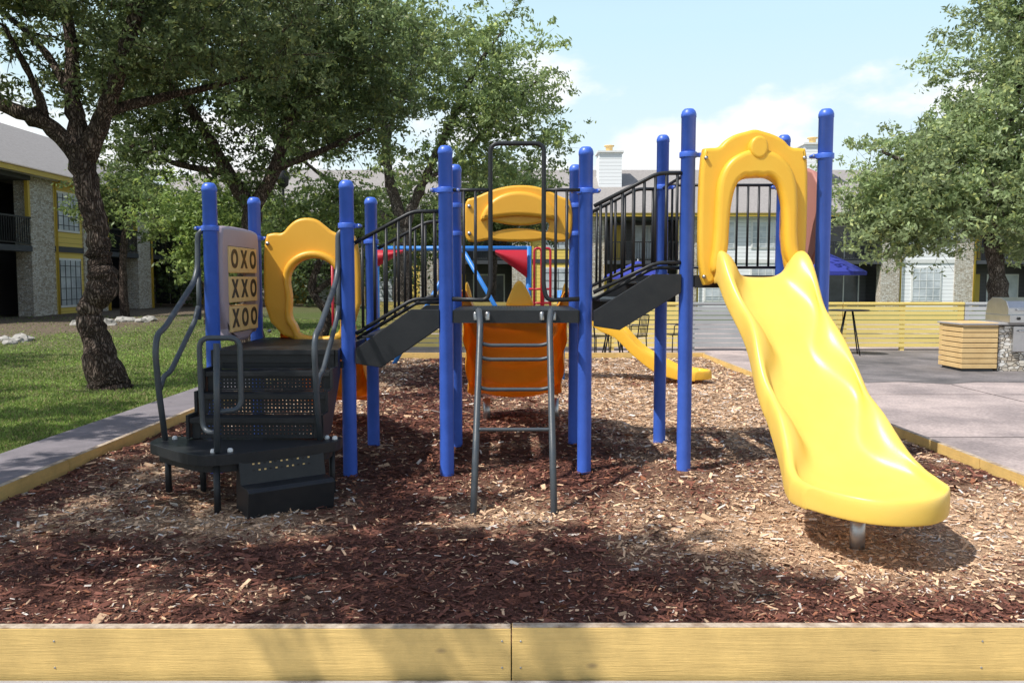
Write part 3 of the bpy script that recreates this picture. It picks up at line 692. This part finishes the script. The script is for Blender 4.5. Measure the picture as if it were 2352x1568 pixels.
# ------------------------------------------------------------------ second play set behind
TS=empty('toddler_play_set'); g=Geo()
Y0=15.0
g.tube([(-2.45,Y0,2.08),(0.28,Y0,2.08)],0.045,LBLUE,12)
g.tube([(-0.95,Y0,2.08),(-2.2,Y0,-0.1)],0.04,LBLUE,12)
g.tube([(-0.90,Y0,2.08),(0.35,Y0-0.05,-0.1)],0.04,LBLUE,12)
g.tube([(0.30,Y0,2.12),(0.30,Y0,-0.1)],0.05,LBLUE,12); g.tube([(-2.45,Y0,2.12),(-2.45,Y0,-0.1)],0.05,LBLUE,12)
for x in (0.40,0.56):
    g.tube(fillet([(x,Y0-0.1,0.2),(x,Y0-0.1,2.08),(x+0.13,Y0-0.1,2.08),(x+0.13,Y0-0.1,0.2)],0.08),0.022,RED,8)
for z in (0.5,0.8,1.1,1.35): g.tube([(0.3,Y0-0.1,z),(0.7,Y0-0.1,z)],0.02,RED,8)
for x in (-3.25,-3.1):
    g.tube([(x,Y0,0),(x,Y0,2.0)],0.025,RED,8)
def sag(x0,x1,zt,dz):
    v=[];n=8
    for i in range(n+1):
        f=i/n; x=x0+(x1-x0)*f
        for j in range(5):
            k=j/4; v.append((x,Y0-0.08-0.12*math.sin(k*3.14),zt-k*dz*(0.15+0.85*f)))
    g.add(v,[(i*5+j,i*5+j+1,(i+1)*5+j+1,(i+1)*5+j) for i in range(n) for j in range(4)],RED,True)
sag(-0.30,0.27,2.05,0.50); sag(-1.95,-2.42,2.05,0.30)
g.obj('frame',TS)
slide('toddler_slide',(1.0,12.6,0),(1,-0.28),[(0,1.0),(0.15,0.98),(0.4,0.82),(0.62,0.72),(0.9,0.46),(1.2,0.24),(1.5,0.14),(1.75,0.12)],lambda t:0.28,HOODY,wave=0.02,bulge=0.15,rail=0.15,parent=TS)
g=Geo()
for x,y in ((0.75,12.3),(0.75,12.95),(0.2,12.3),(0.2,12.95)): g.tube([(x,y,-0.1),(x,y,1.35)],0.04,LBLUE,10)
g.box(0.2,1.0,12.35,12.92,0.95,1.0,BLACK)
g.obj('toddler_deck',TS)

# ------------------------------------------------------------------ fence, grill, furniture
FY=mat('fence_yellow',(0.88,0.70,0.24),0.7,noise=(3,(0.78,0.60,0.18),0.3)); FG=mat('fence_grey',(0.44,0.45,0.45),0.7,noise=(3,(0.36,0.37,0.37),0.3)); FW=mat('fence_pale',(0.58,0.58,0.57),0.7,noise=(3,(0.50,0.50,0.49),0.3))
g=Geo()
for x0,x1,m in ((-3.3,0.5,FY),(0.52,4.10,FY),(4.12,5.6,FG),(5.62,7.6,FY),(7.62,10.4,FY),(10.42,16.0,FW)):
    z=-0.02
    while z<0.96:
        g.box(x0,x1,19.0,19.02,z,z+0.085,m); z+=0.105
    n=max(1,int((x1-x0)/1.3))
    for i in range(n+1):
        x=x0+0.05+(x1-x0-0.1)*i/n; g.box(x-0.045,x+0.045,19.022,19.11,-0.12,0.97,m)
    g.box(x0,x1,18.98,19.12,0.962,0.99,m)
g.obj('slat_fence')
SLAT=mat('cedar_slats',(0.74,0.53,0.25),0.6,noise=(5,(0.58,0.38,0.16),0.25),bump=(40,0.3))
GRL=empty('barbecue_grill'); g=Geo()
g.box(7.88,8.42,14.6,15.3,-0.1,0.0,DGREY)
zz=-0.05
while zz<0.70:
    g.box(7.83,8.46,14.55,15.35,zz,zz+0.078,SLAT); zz+=0.092
g.box(7.87,8.42,14.59,15.31,-0.06,0.70,DGREY)
g.box(7.80,8.47,14.52,15.38,0.722,0.752,CONC)
g.box(8.50,9.9,14.6,15.35,-0.1,0.70,STONE)
g.box(8.475,9.95,14.52,15.4,0.722,0.760,CONC)
g.box(8.72,9.75,14.54,14.60,0.25,0.70,STAIN)
g.tube([(8.8,14.50,0.62),(9.2,14.50,0.62)],0.015,STAIN); g.tube([(9.28,14.50,0.62),(9.68,14.50,0.62)],0.015,STAIN)
g.box(8.60,9.8,14.46,14.60,0.762,0.90,STAIN)
for i in range(5): g.tube([(8.75+i*0.21,14.46,0.84),(8.75+i*0.21,14.43,0.84)],0.028,INK,10)
hood=[(14.55,0.90),(14.55,1.02),(14.62,1.14),(14.78,1.20),(15.05,1.20),(15.2,1.12),(15.25,0.90)]
n=len(hood); v=[(8.62,a,b) for a,b in hood]+[(9.78,a,b) for a,b in hood]
g.add(v,[tuple(range(n)),tuple(range(2*n-1,n-1,-1))]+[(i,n+i,n+(i+1)%n,(i+1)%n) for i in range(n)],STAIN)
g.tube([(8.75,14.50,0.99),(9.63,14.50,0.99)],0.017,STAIN)
g.box(8.62,9.78,14.62,15.25,0.762,0.897,STAIN)
gr_o=g.obj('grill_and_counter',GRL,bevel=0.006); gr_o.location=(0.12,0,0)

def umbrella(x,y,zt,ze,r):
    g=Geo(); n=8; v=[(x,y,zt)]
    for ring_,(rf,zf) in enumerate(((0.5,0.62),(1,0))):
        for k in range(n): 
            a=2*math.pi*(k+0.5)/n; v.append((x+r*rf*math.cos(a),y+r*rf*math.sin(a),ze+(zt-ze)*zf*0.85))
    for k in range(n):
        a=2*math.pi*(k+0.5)/n; v.append((x+r*math.cos(a),y+r*math.sin(a),ze-0.10))
    f=[(0,1+k,1+(k+1)%n) for k in range(n)]+[(1+k,1+n+k,1+n+(k+1)%n,1+(k+1)%n) for k in range(n)]+[(1+n+k,1+2*n+k,1+2*n+(k+1)%n,1+n+(k+1)%n) for k in range(n)]
    g.add(v,f,UMB); g.tube([(x,y,-0.1),(x,y,zt+0.06)],0.025,STEEL,8)
    g.lathe((x,y),[(0.001,-0.1),(0.28,-0.1),(0.28,-0.04),(0.04,0.0)],BLACK,16)
    return g.obj('patio_umbrella')
umbrella(8.95,24,2.38,1.76,1.22); umbrella(4.1,27,2.15,1.65,1.15)
def chair(x,y,rot):
    g=Geo()
    for dx,dy in ((-.21,-.21),(.21,-.21),(-.21,.21),(.21,.21)): g.tube([(dx,dy,0),(dx*0.92,dy*0.92,0.45)],0.013,BLACK,6)
    g.box(-.22,.22,-.22,.22,0.44,0.46,BLACK)
    g.tube(fillet([(-.2,.2,.45),(-.2,.26,.9),(.2,.26,.9),(.2,.2,.45)],0.08),0.013,BLACK,6)
    for i in range(5): g.tube([(-.12+.06*i,.21,.46),(-.12+.06*i,.255,.9)],0.008,BLACK,5)
    for s in (-1,1): g.tube(fillet([(s*.22,-.18,.45),(s*.24,-.18,.66),(s*.22,.23,.66)],.04),0.011,BLACK,6)
    return g.obj('metal_chair',loc=(x,y,-0.105),rotz=rot)
def table(x,y,h,r):
    g=Geo(); g.lathe((0,0),[(0.001,h),(r,h),(r,h-0.025),(0.001,h-0.026)],BLACK,24)
    for a in range(4):
        th=a*math.pi/2+0.5; g.tube([(0.1*math.cos(th),0.1*math.sin(th),h-0.03),(r*0.75*math.cos(th),r*0.75*math.sin(th),0)],0.015,BLACK,6)
    return g.obj('metal_table',loc=(x,y,-0.105))
table(2.15,17.6,0.72,0.38); chair(1.75,17.3,2.2); chair(2.55,17.3,-2.2); chair(2.3,18.1,0.2)
table(7.3,17.9,0.98,0.42); chair(6.4,18.0,1.2); chair(3.55,17.9,-1.2)
g=Geo(); g.lathe((-6.85,25),[(0.09,0),(0.09,0.3),(0.05,0.4),(0.04,4.2),(0.04,4.25)],BLACK,12); g.lathe((-6.85,25),[(0.04,4.25),(0.16,4.35),(0.2,4.7),(0.05,4.85),(0.001,4.9)],BLACK,12); g.obj('lamp_post')

# rocks
g=Geo()
for i in range(17):
    if i<12: x=random.uniform(-12.9,-11.3); y=random.uniform(24.0,26.0)
    else: x=random.uniform(-12.4,-11.2); y=random.uniform(18.5,19.5)
    r=random.uniform(0.10,0.24); zc=float(lz(np.array(x),np.array(y)))+r*0.05; n=9; v=[];f=[]
    for a in range(6):
        ph=-math.pi/2+math.pi*a/5
        for b in range(n):
            t=2*math.pi*b/n; q=r*random.uniform(0.75,1.2); v.append((x+1.3*q*math.cos(ph)*math.cos(t),y+q*math.cos(ph)*math.sin(t),zc+0.7*q*math.sin(ph)))
    for a in range(5):
        for b in range(n): f.append((a*n+b,a*n+(b+1)%n,(a+1)*n+(b+1)%n,(a+1)*n+b))
    g.add(v,f,ROCK)
g.obj('landscape_rocks')

# ------------------------------------------------------------------ buildings
def building(name,origin,rot,modules,eave=5.2,ridge=8.1,depth=10,chim=(),z0=-0.13):
    E=empty(name); E.location=origin; E.rotation_euler=(0,0,rot)
    w=Geo(); u=0; F2=2.55
    for typ,wd in modules:
        a,b=u,u+wd
        if typ=='stone': w.box(a,b,-0.06,0.5,z0,eave-0.25,STONE)
        elif typ in('yel','whi'):
            sm=YSID if typ=='yel' else WSID
            w.box(a,b,0.0,0.4,z0,F2-0.1,sm); w.box(a,b,0.0,0.4,F2+0.12,eave-0.25,sm)
            w.box(a,b,-0.04,0.4,F2-0.098,F2+0.118,DGREY if typ=='yel' else WHITE)
            nw=1 if wd<3.2 else 2
            for k in range(nw):
                c=a+wd*(k+0.5)/nw; hw=min(0.75,wd/nw*0.35)
                for zb,zt in ((0.45,2.15),(F2+0.75,F2+2.1)):
                    w.box(c-hw-0.08,c+hw+0.08,-0.035,-0.002,zb-0.08,zt+0.08,WHITE)
                    w.box(c-hw,c+hw,-0.045,-0.037,zb,zt,BLIND)
                    for q in range(5): w.box(c-hw+q*hw/2-0.014,c-hw+q*hw/2+0.014,-0.06,-0.046,zb,zt,DGREY if typ=='yel' else WHITE)
                    for q in range(4): w.box(c-hw,c+hw,-0.058,-0.0465,zb+(zt-zb)*(q+0.5)/4-0.012,zb+(zt-zb)*(q+0.5)/4+0.012,DGREY if typ=='yel' else WHITE)
        elif typ=='balc':
            dp=1.8
            w.box(a,b,dp,dp+0.2,z0,eave-0.3,GSID)
            w.box(a,b,-0.10,dp-0.01,F2-0.15,F2+0.05,DGREY)
            w.box(a,b,-0.12,dp,eave-0.42,eave-0.26,DGREY)
            for zb in (z0,F2+0.05):
                w.box(a+0.5,a+1.4,dp-0.05,dp-0.003,zb,zb+2.0,YDOOR)
                w.box(a+1.8,b-0.4,dp-0.04,dp-0.003,zb+0.1,zb+2.0,WHITE); w.box(a+1.88,b-0.48,dp-0.06,dp-0.043,zb+0.18,zb+1.92,BLIND if int(a)%2 else GLASS)
                w.box((a+1.8+b-0.4)/2-0.03,(a+1.8+b-0.4)/2+0.03,dp-0.075,dp-0.062,zb+0.18,zb+1.92,WHITE)
            w.box(a,b,-0.09,-0.04,F2+1.0,F2+1.06,BLACK); w.box(a,b,-0.09,-0.04,F2+0.12,F2+0.16,BLACK)
            x=a+0.06
            while x<b-0.03: w.box(x,x+0.025,-0.078,-0.053,F2+0.161,F2+0.999,BLACK); x+=0.13
            w.box(a+0.001,a+0.13,-0.08,0.05,z0,F2-0.16,YDOOR); w.box(b-0.13,b-0.001,-0.08,0.05,F2+1.07,eave-0.43,YDOOR)
            w.box(a+0.001,a+0.1,0.06,dp-0.06,z0,eave-0.43,DGREY)
        u=b
    T=u
    w.box(-0.2,T+0.2,2.02,depth,z0,eave-0.26,GSID)
    w.box(-0.3,T+0.3,-0.55,-0.50,eave-0.28,eave-0.06,YDOOR)
    w.box(-0.3,T+0.3,-0.499,0.6,eave-0.25,eave-0.20,WHITE)
    uu=0
    for typ,wd in modules:
        uu+=wd
        if typ=='stone': w.tube([(uu+0.05,-0.12,z0),(uu+0.05,-0.12,eave-0.4),(uu+0.05,-0.45,eave-0.2)],0.045,YDOOR,8)
    v=[(-0.4,-0.6,eave-0.1),(T+0.4,-0.6,eave-0.1),(T+0.4,depth+0.6,eave-0.1),(-0.4,depth+0.6,eave-0.1),(3.5,depth/2,ridge),(T-3.5,depth/2,ridge)]
    w.add(v,[(0,1,5,4),(1,2,5),(2,3,4,5),(3,0,4)],ROOFM)
    for cu_,zt in chim:
        w.box(cu_-0.65,cu_+0.65,2.6,4.0,ridge-2.2,zt,WSID); w.box(cu_-0.75,cu_+0.75,2.5,4.1,zt+0.002,zt+0.1,WHITE)
        w.lathe((cu_,3.3),[(0.2,zt+0.1),(0.2,zt+0.42),(0.3,zt+0.45),(0.3,zt+0.5),(0.001,zt+0.55)],TAN,10)
    o=w.obj('walls_roof_windows',E); return E
mB=[('balc',4),('stone',1),('yel',3),('stone',1)]*3+[('balc',4),('stone',1),('whi',5),('stone',1),('balc',4),('stone',1),('whi',3),('stone',1),('balc',4),('stone',1),('whi',3),('stone',1),('balc',4),('stone',1)]
building('apartment_building',(-22,45,0),0,mB,chim=((27.6,8.75),(39.3,9.2)))
mL=[('balc',5.4),('stone',1.5),('yel',2.1),('stone',1.8),('balc',2.9),('stone',1.3),('balc',4.5)]
building('apartment_building',(-17,23.9,0.12),math.pi/2,mL,eave=5.3,ridge=8.0,depth=9)

# ------------------------------------------------------------------ trees
def tree(name,limbs,blobs,seed,leaf=0.05,per=220,csig=0.36,col=(0.075,0.11,0.03),bark=BARK,thin=0.022,droop=0.0):
    r=np.random.default_rng(seed); E=empty(name); g=Geo(); nodes=[]
    for L in limbs:
        P=crom([p[:3] for p in L],6); Rr=np.interp(np.linspace(0,len(L)-1,len(P)),range(len(L)),[p[3] for p in L])
        P=[p+r.normal(size=3)*0.06*rr_ for p,rr_ in zip(P,Rr)]
        Rn=[rr_*(1+0.10*r.normal()) for rr_ in Rr]
        g.tube([tuple(p) for p in P],Rn,bark,14)
        for p,rr_ in zip(P[len(P)//3:],Rr[len(P)//3:]): nodes.append((p[0],p[1],p[2],rr_))
    arr=np.array(nodes)
    cl=[]
    for c,rad,n in blobs:
        d=r.normal(size=(n,3)); d/=np.linalg.norm(d,axis=1)[:,None]; q=r.uniform(0.10,1,n)**(1/2.2)
        cl.append(np.array(c)+d*q[:,None]*np.array(rad)*(1+0.16*r.normal(size=(n,1))))
    cl=np.concatenate(cl)
    top=arr[:,:3].mean(0); order=np.argsort(np.linalg.norm(cl-top,axis=1))
    for idx in order:
        c=cl[idx]; dd=np.linalg.norm(arr[:,:3]-c,axis=1)+0.8*np.clip(arr[:,2]-c[2],0,9); k=int(np.argmin(dd)); a=arr[k,:3]; dist=np.linalg.norm(c-a)
        if dist<0.05: continue
        r0=min(arr[k,3]*0.7,thin*(0.6+0.5*dist)); m1=a*0.66+c*0.34+r.normal(size=3)*0.09*dist; m2=a*0.33+c*0.67+r.normal(size=3)*0.10*dist
        g.tube([a,m1,m2,c],[r0,r0*0.75,r0*0.55,max(0.004,r0*0.3)],bark,5,cap=False)
        for q in range(3):
            e=c+r.normal(size=3)*csig*0.9; g.tube([m2*0.4+c*0.6,(c+e)/2+r.normal(size=3)*0.03,e],[0.006,0.005,0.003],bark,4,cap=False)
        arr=np.vstack([arr,[*m1,r0*0.8],[*m2,r0*0.6],[*c,r0*0.4]])
    g.obj('trunk_and_limbs',E)
    n=len(cl); cnt=r.poisson(per,n); idx=np.repeat(np.arange(n),cnt); T=len(idx)
    sig=csig*r.uniform(0.6,1.3,n)[idx]
    K=11; sub=r.normal(size=(n,K,3)); sc=sub[idx,r.integers(0,K,T)]
    pos=cl[idx]+sc*sig[:,None]*1.0*np.array([1,1,0.62])+r.normal(size=(T,3))*sig[:,None]*0.26*np.array([1,1,0.6])
    a=r.normal(size=(T,3)); a[:,2]-=droop; a/=np.linalg.norm(a,axis=1)[:,None]
    nn=r.normal(size=(T,3)); nn[:,2]+=0.7; b=np.cross(nn,a); b/=np.linalg.norm(b,axis=1)[:,None]
    s=leaf*r.uniform(0.6,1.3,T)[:,None]; a=a*s; b=b*s*0.42
    V=np.stack([pos-a,pos-b+a*0.1,pos+a,pos+b+a*0.1],1).reshape(-1,3)
    cv=r.uniform(0.70,1.30,n)[idx]*r.uniform(0.7,1.35,T)
    cc=np.array(col)*cv[:,None]; yl=r.uniform(0,1,T)<0.14; cc[yl]*=np.array([1.6,1.4,1.1])
    fastmesh('foliage',V,4,cc,LEAF,E)
    return E
# left foreground oak
tree('oak_tree',[
 [(-5.50,11.3,-0.15,0.34),(-5.58,11.3,0.22,0.24),(-5.70,11.3,0.70,0.19),(-5.78,11.3,1.10,0.155),(-5.58,11.3,1.42,0.21),(-5.62,11.3,1.75,0.16),(-5.62,11.3,2.1,0.145),(-5.72,11.3,2.6,0.145),(-5.80,11.3,3.1,0.17),(-5.80,11.3,3.4,0.15)],
 [(-5.78,11.3,3.1,0.13),(-6.2,11.2,3.58,0.11),(-6.7,11.1,3.80,0.09),(-7.1,11.0,4.25,0.07),(-7.9,10.8,4.9,0.04)],
 [(-5.78,11.3,3.1,0.14),(-5.45,11.25,3.75,0.11),(-5.15,11.1,4.3,0.10),(-4.9,11.0,4.9,0.08),(-4.5,10.8,5.8,0.05)],
 [(-5.80,11.3,3.3,0.13),(-5.95,11.4,4.0,0.11),(-6.0,11.5,4.8,0.08),(-6.2,11.5,6.0,0.05)],
 [(-5.45,11.25,3.75,0.08),(-4.9,11.6,4.0,0.06),(-4.1,12.0,4.3,0.04),(-3.4,12.2,4.6,0.03)],
 [(-6.2,11.2,3.58,0.06),(-6.35,11.2,4.1,0.05),(-6.6,11.0,4.8,0.03)],
 [(-5.95,11.4,4.0,0.07),(-6.5,11.7,4.7,0.05),(-7.2,12.0,5.3,0.03)]],
 [((-6.0,11.0,5.7),(2.6,2.2,1.5),112),((-3.9,11.2,5.1),(1.5,1.8,1.0),58),((-7.5,11.0,4.5),(1.1,1.5,1.0),16),((-5.6,11.6,4.4),(1.5,1.2,0.5),14)],11,leaf=0.045,per=250,csig=0.27,col=(0.13,0.17,0.07))
# second oak
tree('oak_tree',[
 [(-5.7,18,-0.1,0.30),(-5.75,18,1.0,0.22),(-5.7,18,2.2,0.20),(-5.6,18,3.0,0.19)],
 [(-5.6,18,3.0,0.17),(-6.1,18,3.8,0.14),(-6.6,17.8,4.8,0.11),(-7.4,17.6,6.0,0.06)],
 [(-5.6,18,3.0,0.16),(-5.1,18,3.9,0.13),(-4.7,17.8,5.0,0.10),(-4.2,17.6,6.4,0.06)],
 [(-5.1,18,3.9,0.09),(-4.0,17.9,4.3,0.07),(-3.0,17.8,4.7,0.04)],
 [(-6.1,18,3.8,0.08),(-7.2,18,4.0,0.06),(-8.2,18,4.4,0.04)]],
 [((-5.6,18,6.4),(3.4,2.8,2.6),205),((-3.6,17.8,5.8),(1.6,1.8,1.6),60),((-7.6,18.2,4.5),(1.5,1.5,0.8),28)],12,leaf=0.062,per=225,csig=0.37,col=(0.125,0.17,0.065))
# tall oak, centre back
tree('oak_tree',[
 [(-3.9,30,-0.1,0.38),(-4.0,30,1.5,0.30),(-3.9,30,3.4,0.26)],
 [(-3.9,30,3.4,0.22),(-4.4,30,5.2,0.18),(-4.6,30,7.3,0.14),(-5.2,29.8,9.5,0.08)],
 [(-3.9,30,3.4,0.20),(-3.2,30,5.0,0.16),(-2.2,29.8,7.0,0.12),(-1.2,29.6,9.0,0.08),(-0.3,29.5,10.2,0.04)],
 [(-3.2,30,5.0,0.12),(-1.8,29.9,6.0,0.09),(-0.4,29.8,7.4,0.06),(1.0,29.6,8.6,0.03)],
 [(-4.6,30,5.6,0.12),(-4.2,29.6,7.2,0.09),(-3.4,29.5,9.0,0.06),(-3.0,29.4,10.6,0.03)],
 [(-3.9,30.2,3.2,0.14),(-5.4,30,4.4,0.11),(-7.0,30,5.4,0.07),(-8.4,29.8,6.6,0.04)]],
 [((-4.6,30,9.6),(3.2,2.8,2.6),112),((-0.9,29.6,8.6),(2.6,2.2,2.5),90),((-7.2,30,7.6),(2.4,2.2,2.4),70),((-2.6,30,5.6),(2.8,2.2,1.0),28),((0.5,29.6,5.6),(1.4,1.4,1.3),14)],13,leaf=0.090,per=175,csig=0.46,col=(0.26,0.34,0.14),bark=BARKL,thin=0.03)
# smaller trees
tree('oak_tree',[[(-5.0,21.5,-0.1,0.16),(-4.8,21.5,0.6,0.12),(-5.2,21.5,1.3,0.10),(-4.9,21.5,2.2,0.08)],[(-5.1,21.5,1.2,0.08),(-4.4,21.5,1.8,0.06),(-4.1,21.5,2.6,0.04)]],
 [((-4.9,21.5,3.1),(1.5,1.3,1.0),48)],14,leaf=0.07,per=150,csig=0.34,col=(0.20,0.27,0.09))
tree('oak_tree',[[(-9.2,25,-0.1,0.16),(-9.2,25,1.3,0.12),(-9.4,25,2.8,0.08)]],
 [((-9.0,25,3.2),(2.0,1.6,1.5),80),((-8.4,24.6,2.2),(1.2,1,0.8),30)],15,leaf=0.075,per=170,csig=0.38,col=(0.22,0.30,0.09))
tree('oak_tree',[[(-13.6,29,0,0.16),(-13.6,29,2,0.12),(-13.4,29,4.0,0.08)]],
 [((-13.4,29,4.6),(1.5,1.4,1.5),48)],16,leaf=0.08,per=150,csig=0.40,col=(0.17,0.23,0.08))
tree('oak_tree',[[(-0.9,37,-0.1,0.22),(-0.8,37,2.6,0.16),(-0.4,37,5.0,0.1)],[(-0.8,37,2.6,0.12),(0.6,37,4.4,0.06)]],
 [((-0.6,37,5.2),(2.6,1.8,1.8),95),((-4.2,36,4.0),(2.4,1.8,1.8),70)],17,leaf=0.10,per=150,csig=0.48,col=(0.15,0.205,0.08))
# right trees
tree('oak_tree',[
 [(13.0,22,-0.1,0.32),(12.9,22,1.4,0.24),(12.7,22,2.6,0.21)],
 [(12.7,22,2.6,0.18),(11.6,21.8,3.6,0.13),(10.4,21.6,4.4,0.07),(9.5,21.5,4.8,0.04)],
 [(12.7,22,2.6,0.18),(12.9,22,4.6,0.14),(13.2,22,6.6,0.10),(13.4,22,8.6,0.05)],
 [(12.9,22,4.0,0.12),(14.2,22,5.4,0.09),(15.4,22,6.6,0.05)]],
 [((11.2,21.6,4.0),(2.4,2.2,1.6),150),((9.8,21.4,3.1),(1.2,1.3,1.1),40),((13.6,22,6.6),(2.1,2.2,2.2),140),((13.9,22,9.0),(1.8,1.9,1.8),80),((14.2,22,3.4),(2.0,2.0,1.4),75),((11.9,21.6,5.2),(1.1,1.4,0.9),26)],18,leaf=0.072,per=210,csig=0.38,col=(0.31,0.39,0.19),bark=BARKL)
# oak beside the photographer, gives the dappled shade
tree('oak_tree',[
 [(-8.2,1.2,-0.1,0.32),(-8.1,1.2,1.2,0.24),(-7.8,1.4,2.4,0.22)],
 [(-7.8,1.4,2.4,0.18),(-6.6,2.0,3.9,0.14),(-5.0,2.6,4.8,0.10),(-3.4,3.0,5.3,0.06)],
 [(-7.8,1.4,2.4,0.16),(-7.0,3.2,4.0,0.12),(-6.0,5.0,4.9,0.08),(-5.2,6.2,5.3,0.05)],
 [(-6.6,2.0,3.9,0.1),(-5.6,1.4,4.8,0.07),(-4.6,1.0,5.3,0.04)],
 [(-7.0,3.2,4.0,0.10),(-7.8,5.2,4.8,0.07),(-8.8,7.0,5.2,0.04)]],
 [((-5.4,3.6,5.1),(2.0,1.8,0.45),92),((-3.0,2.3,5.1),(1.3,0.7,0.3),40),((-5.4,6.0,5.3),(1.2,0.9,0.45),16),((-7.9,6.4,5.3),(1.5,1.6,0.6),34)],19,leaf=0.050,per=320,csig=0.20)
tree('oak_tree',[
 [(-13.5,8.0,-0.1,0.32),(-13.4,8,1.5,0.24),(-13.2,8,3.0,0.22)],
 [(-13.2,8,3.0,0.18),(-12.2,8.6,4.6,0.14),(-11.0,9.2,5.8,0.08)],
 [(-13.2,8,3.0,0.16),(-13.6,10.0,4.6,0.12),(-13.4,11.8,5.6,0.08)]],
 [((-11.4,8.0,5.6),(2.0,1.6,0.9),48),((-13.5,13.0,5.6),(2.2,1.8,1.0),30)],20,leaf=0.06,per=220,csig=0.28)
# distant tree mass
r=np.random.default_rng(5); n=420
cx=np.concatenate([r.uniform(-24,-5,n//2),r.uniform(-70,-18,n//2)]); cy=np.concatenate([r.uniform(40,43,n//2),r.uniform(60,75,n//2)]); cz=np.concatenate([r.uniform(0.8,5.5,n//2),r.uniform(1,9,n//2)])
idx=np.repeat(np.arange(n),110); T=len(idx); pos=np.stack([cx,cy,cz],-1)[idx]+r.normal(size=(T,3))*0.55
a=r.normal(size=(T,3)); a/=np.linalg.norm(a,axis=1)[:,None]; b=np.cross(r.normal(size=(T,3)),a); b/=np.linalg.norm(b,axis=1)[:,None]
s=r.uniform(0.08,0.16,T)[:,None]; V=np.stack([pos-a*s,pos-b*s*0.5,pos+a*s,pos+b*s*0.5],1).reshape(-1,3)
fastmesh('distant_trees',V,4,np.array([0.13,0.18,0.075])*(r.uniform(0.6,1.4,n)[idx]*r.uniform(0.7,1.3,T))[:,None],LEAF)

# ------------------------------------------------------------------ light & sky
trav=Vector((0.50,0.29,-0.82)).normalized(); el=math.asin(-trav.z); az=math.atan2(-trav.x,-trav.y)
w=bpy.data.worlds.new('World'); scene.world=w; w.use_nodes=True; nt=w.node_tree
bg=nt.nodes['Background']; bg.inputs['Strength'].default_value=0.15
sky=nt.nodes.new('ShaderNodeTexSky'); sky.sky_type='NISHITA'; sky.sun_disc=False; sky.sun_elevation=el; sky.sun_rotation=az%(2*math.pi)
sky.air_density=1.0; sky.dust_density=1.6; sky.ozone_density=1.0
tc=nt.nodes.new('ShaderNodeTexCoord'); sp=nt.nodes.new('ShaderNodeSeparateXYZ'); nt.links.new(tc.outputs['Generated'],sp.inputs[0])
mp=nt.nodes.new('ShaderNodeMapping'); mp.inputs['Scale'].default_value=(1,1,1.9); mp.inputs['Location'].default_value=(0.62,0,0.1); nt.links.new(tc.outputs['Generated'],mp.inputs[0])
nz=nt.nodes.new('ShaderNodeTexNoise'); nz.inputs['Scale'].default_value=5.5; nz.inputs['Detail'].default_value=8; nz.inputs['Roughness'].default_value=0.52; nt.links.new(mp.outputs[0],nz.inputs['Vector'])
mr=nt.nodes.new('ShaderNodeMapRange'); mr.inputs[1].default_value=0.06; mr.inputs[2].default_value=0.25; mr.inputs[3].default_value=0.15; mr.inputs[4].default_value=-0.10; nt.links.new(sp.outputs['Z'],mr.inputs[0])
ad=nt.nodes.new('ShaderNodeMath'); nt.links.new(nz.outputs['Fac'],ad.inputs[0]); nt.links.new(mr.outputs[0],ad.inputs[1])
cr=nt.nodes.new('ShaderNodeMapRange'); cr.interpolation_type='SMOOTHSTEP'; cr.inputs[1].default_value=0.47; cr.inputs[2].default_value=0.60; nt.links.new(ad.outputs[0],cr.inputs[0])
# haze is strongest low in the sky and thins towards the zenith
hf=nt.nodes.new('ShaderNodeMapRange'); hf.interpolation_type='SMOOTHSTEP'; hf.inputs[1].default_value=0.28; hf.inputs[2].default_value=0.50; hf.inputs[3].default_value=0.95; hf.inputs[4].default_value=0.0; nt.links.new(sp.outputs['Z'],hf.inputs[0])
hcol=nt.nodes.new('ShaderNodeMix'); hcol.data_type='RGBA'; hcol.inputs[6].default_value=(6.1,6.9,7.2,1); hcol.inputs[7].default_value=(4.5,6.2,7.0,1)
hz2=nt.nodes.new('ShaderNodeMapRange'); hz2.inputs[1].default_value=0.05; hz2.inputs[2].default_value=0.28; nt.links.new(sp.outputs['Z'],hz2.inputs[0]); nt.links.new(hz2.outputs[0],hcol.inputs[0])
hz=nt.nodes.new('ShaderNodeMix'); hz.data_type='RGBA'; nt.links.new(hcol.outputs[2],hz.inputs[7])
nt.links.new(hf.outputs[0],hz.inputs[0]); nt.links.new(sky.outputs[0],hz.inputs[6])
mx=nt.nodes.new('ShaderNodeMix'); mx.data_type='RGBA'; mx.inputs[7].default_value=(7.2,7.35,7.4,1)
nt.links.new(cr.outputs[0],mx.inputs[0]); nt.links.new(hz.outputs[2],mx.inputs[6]); nt.links.new(mx.outputs[2],bg.inputs[0])
sl=bpy.data.lights.new('sun','SUN'); sl.energy=5.0; sl.angle=math.radians(0.5); sl.color=(1,0.96,0.90)
so=bpy.data.objects.new('sun',sl); COL.objects.link(so); so.rotation_euler=trav.to_track_quat('-Z','Y').to_euler(); so.location=(-20,-12,30)

cam=bpy.data.cameras.new('camera'); co=bpy.data.objects.new('camera',cam); COL.objects.link(co)
cam.lens=29.05; cam.sensor_width=36; cam.clip_end=2000; cam.clip_start=0.05
co.location=(0,0,1.5); co.rotation_euler=(math.radians(90-4.2),0,0)
scene.camera=co
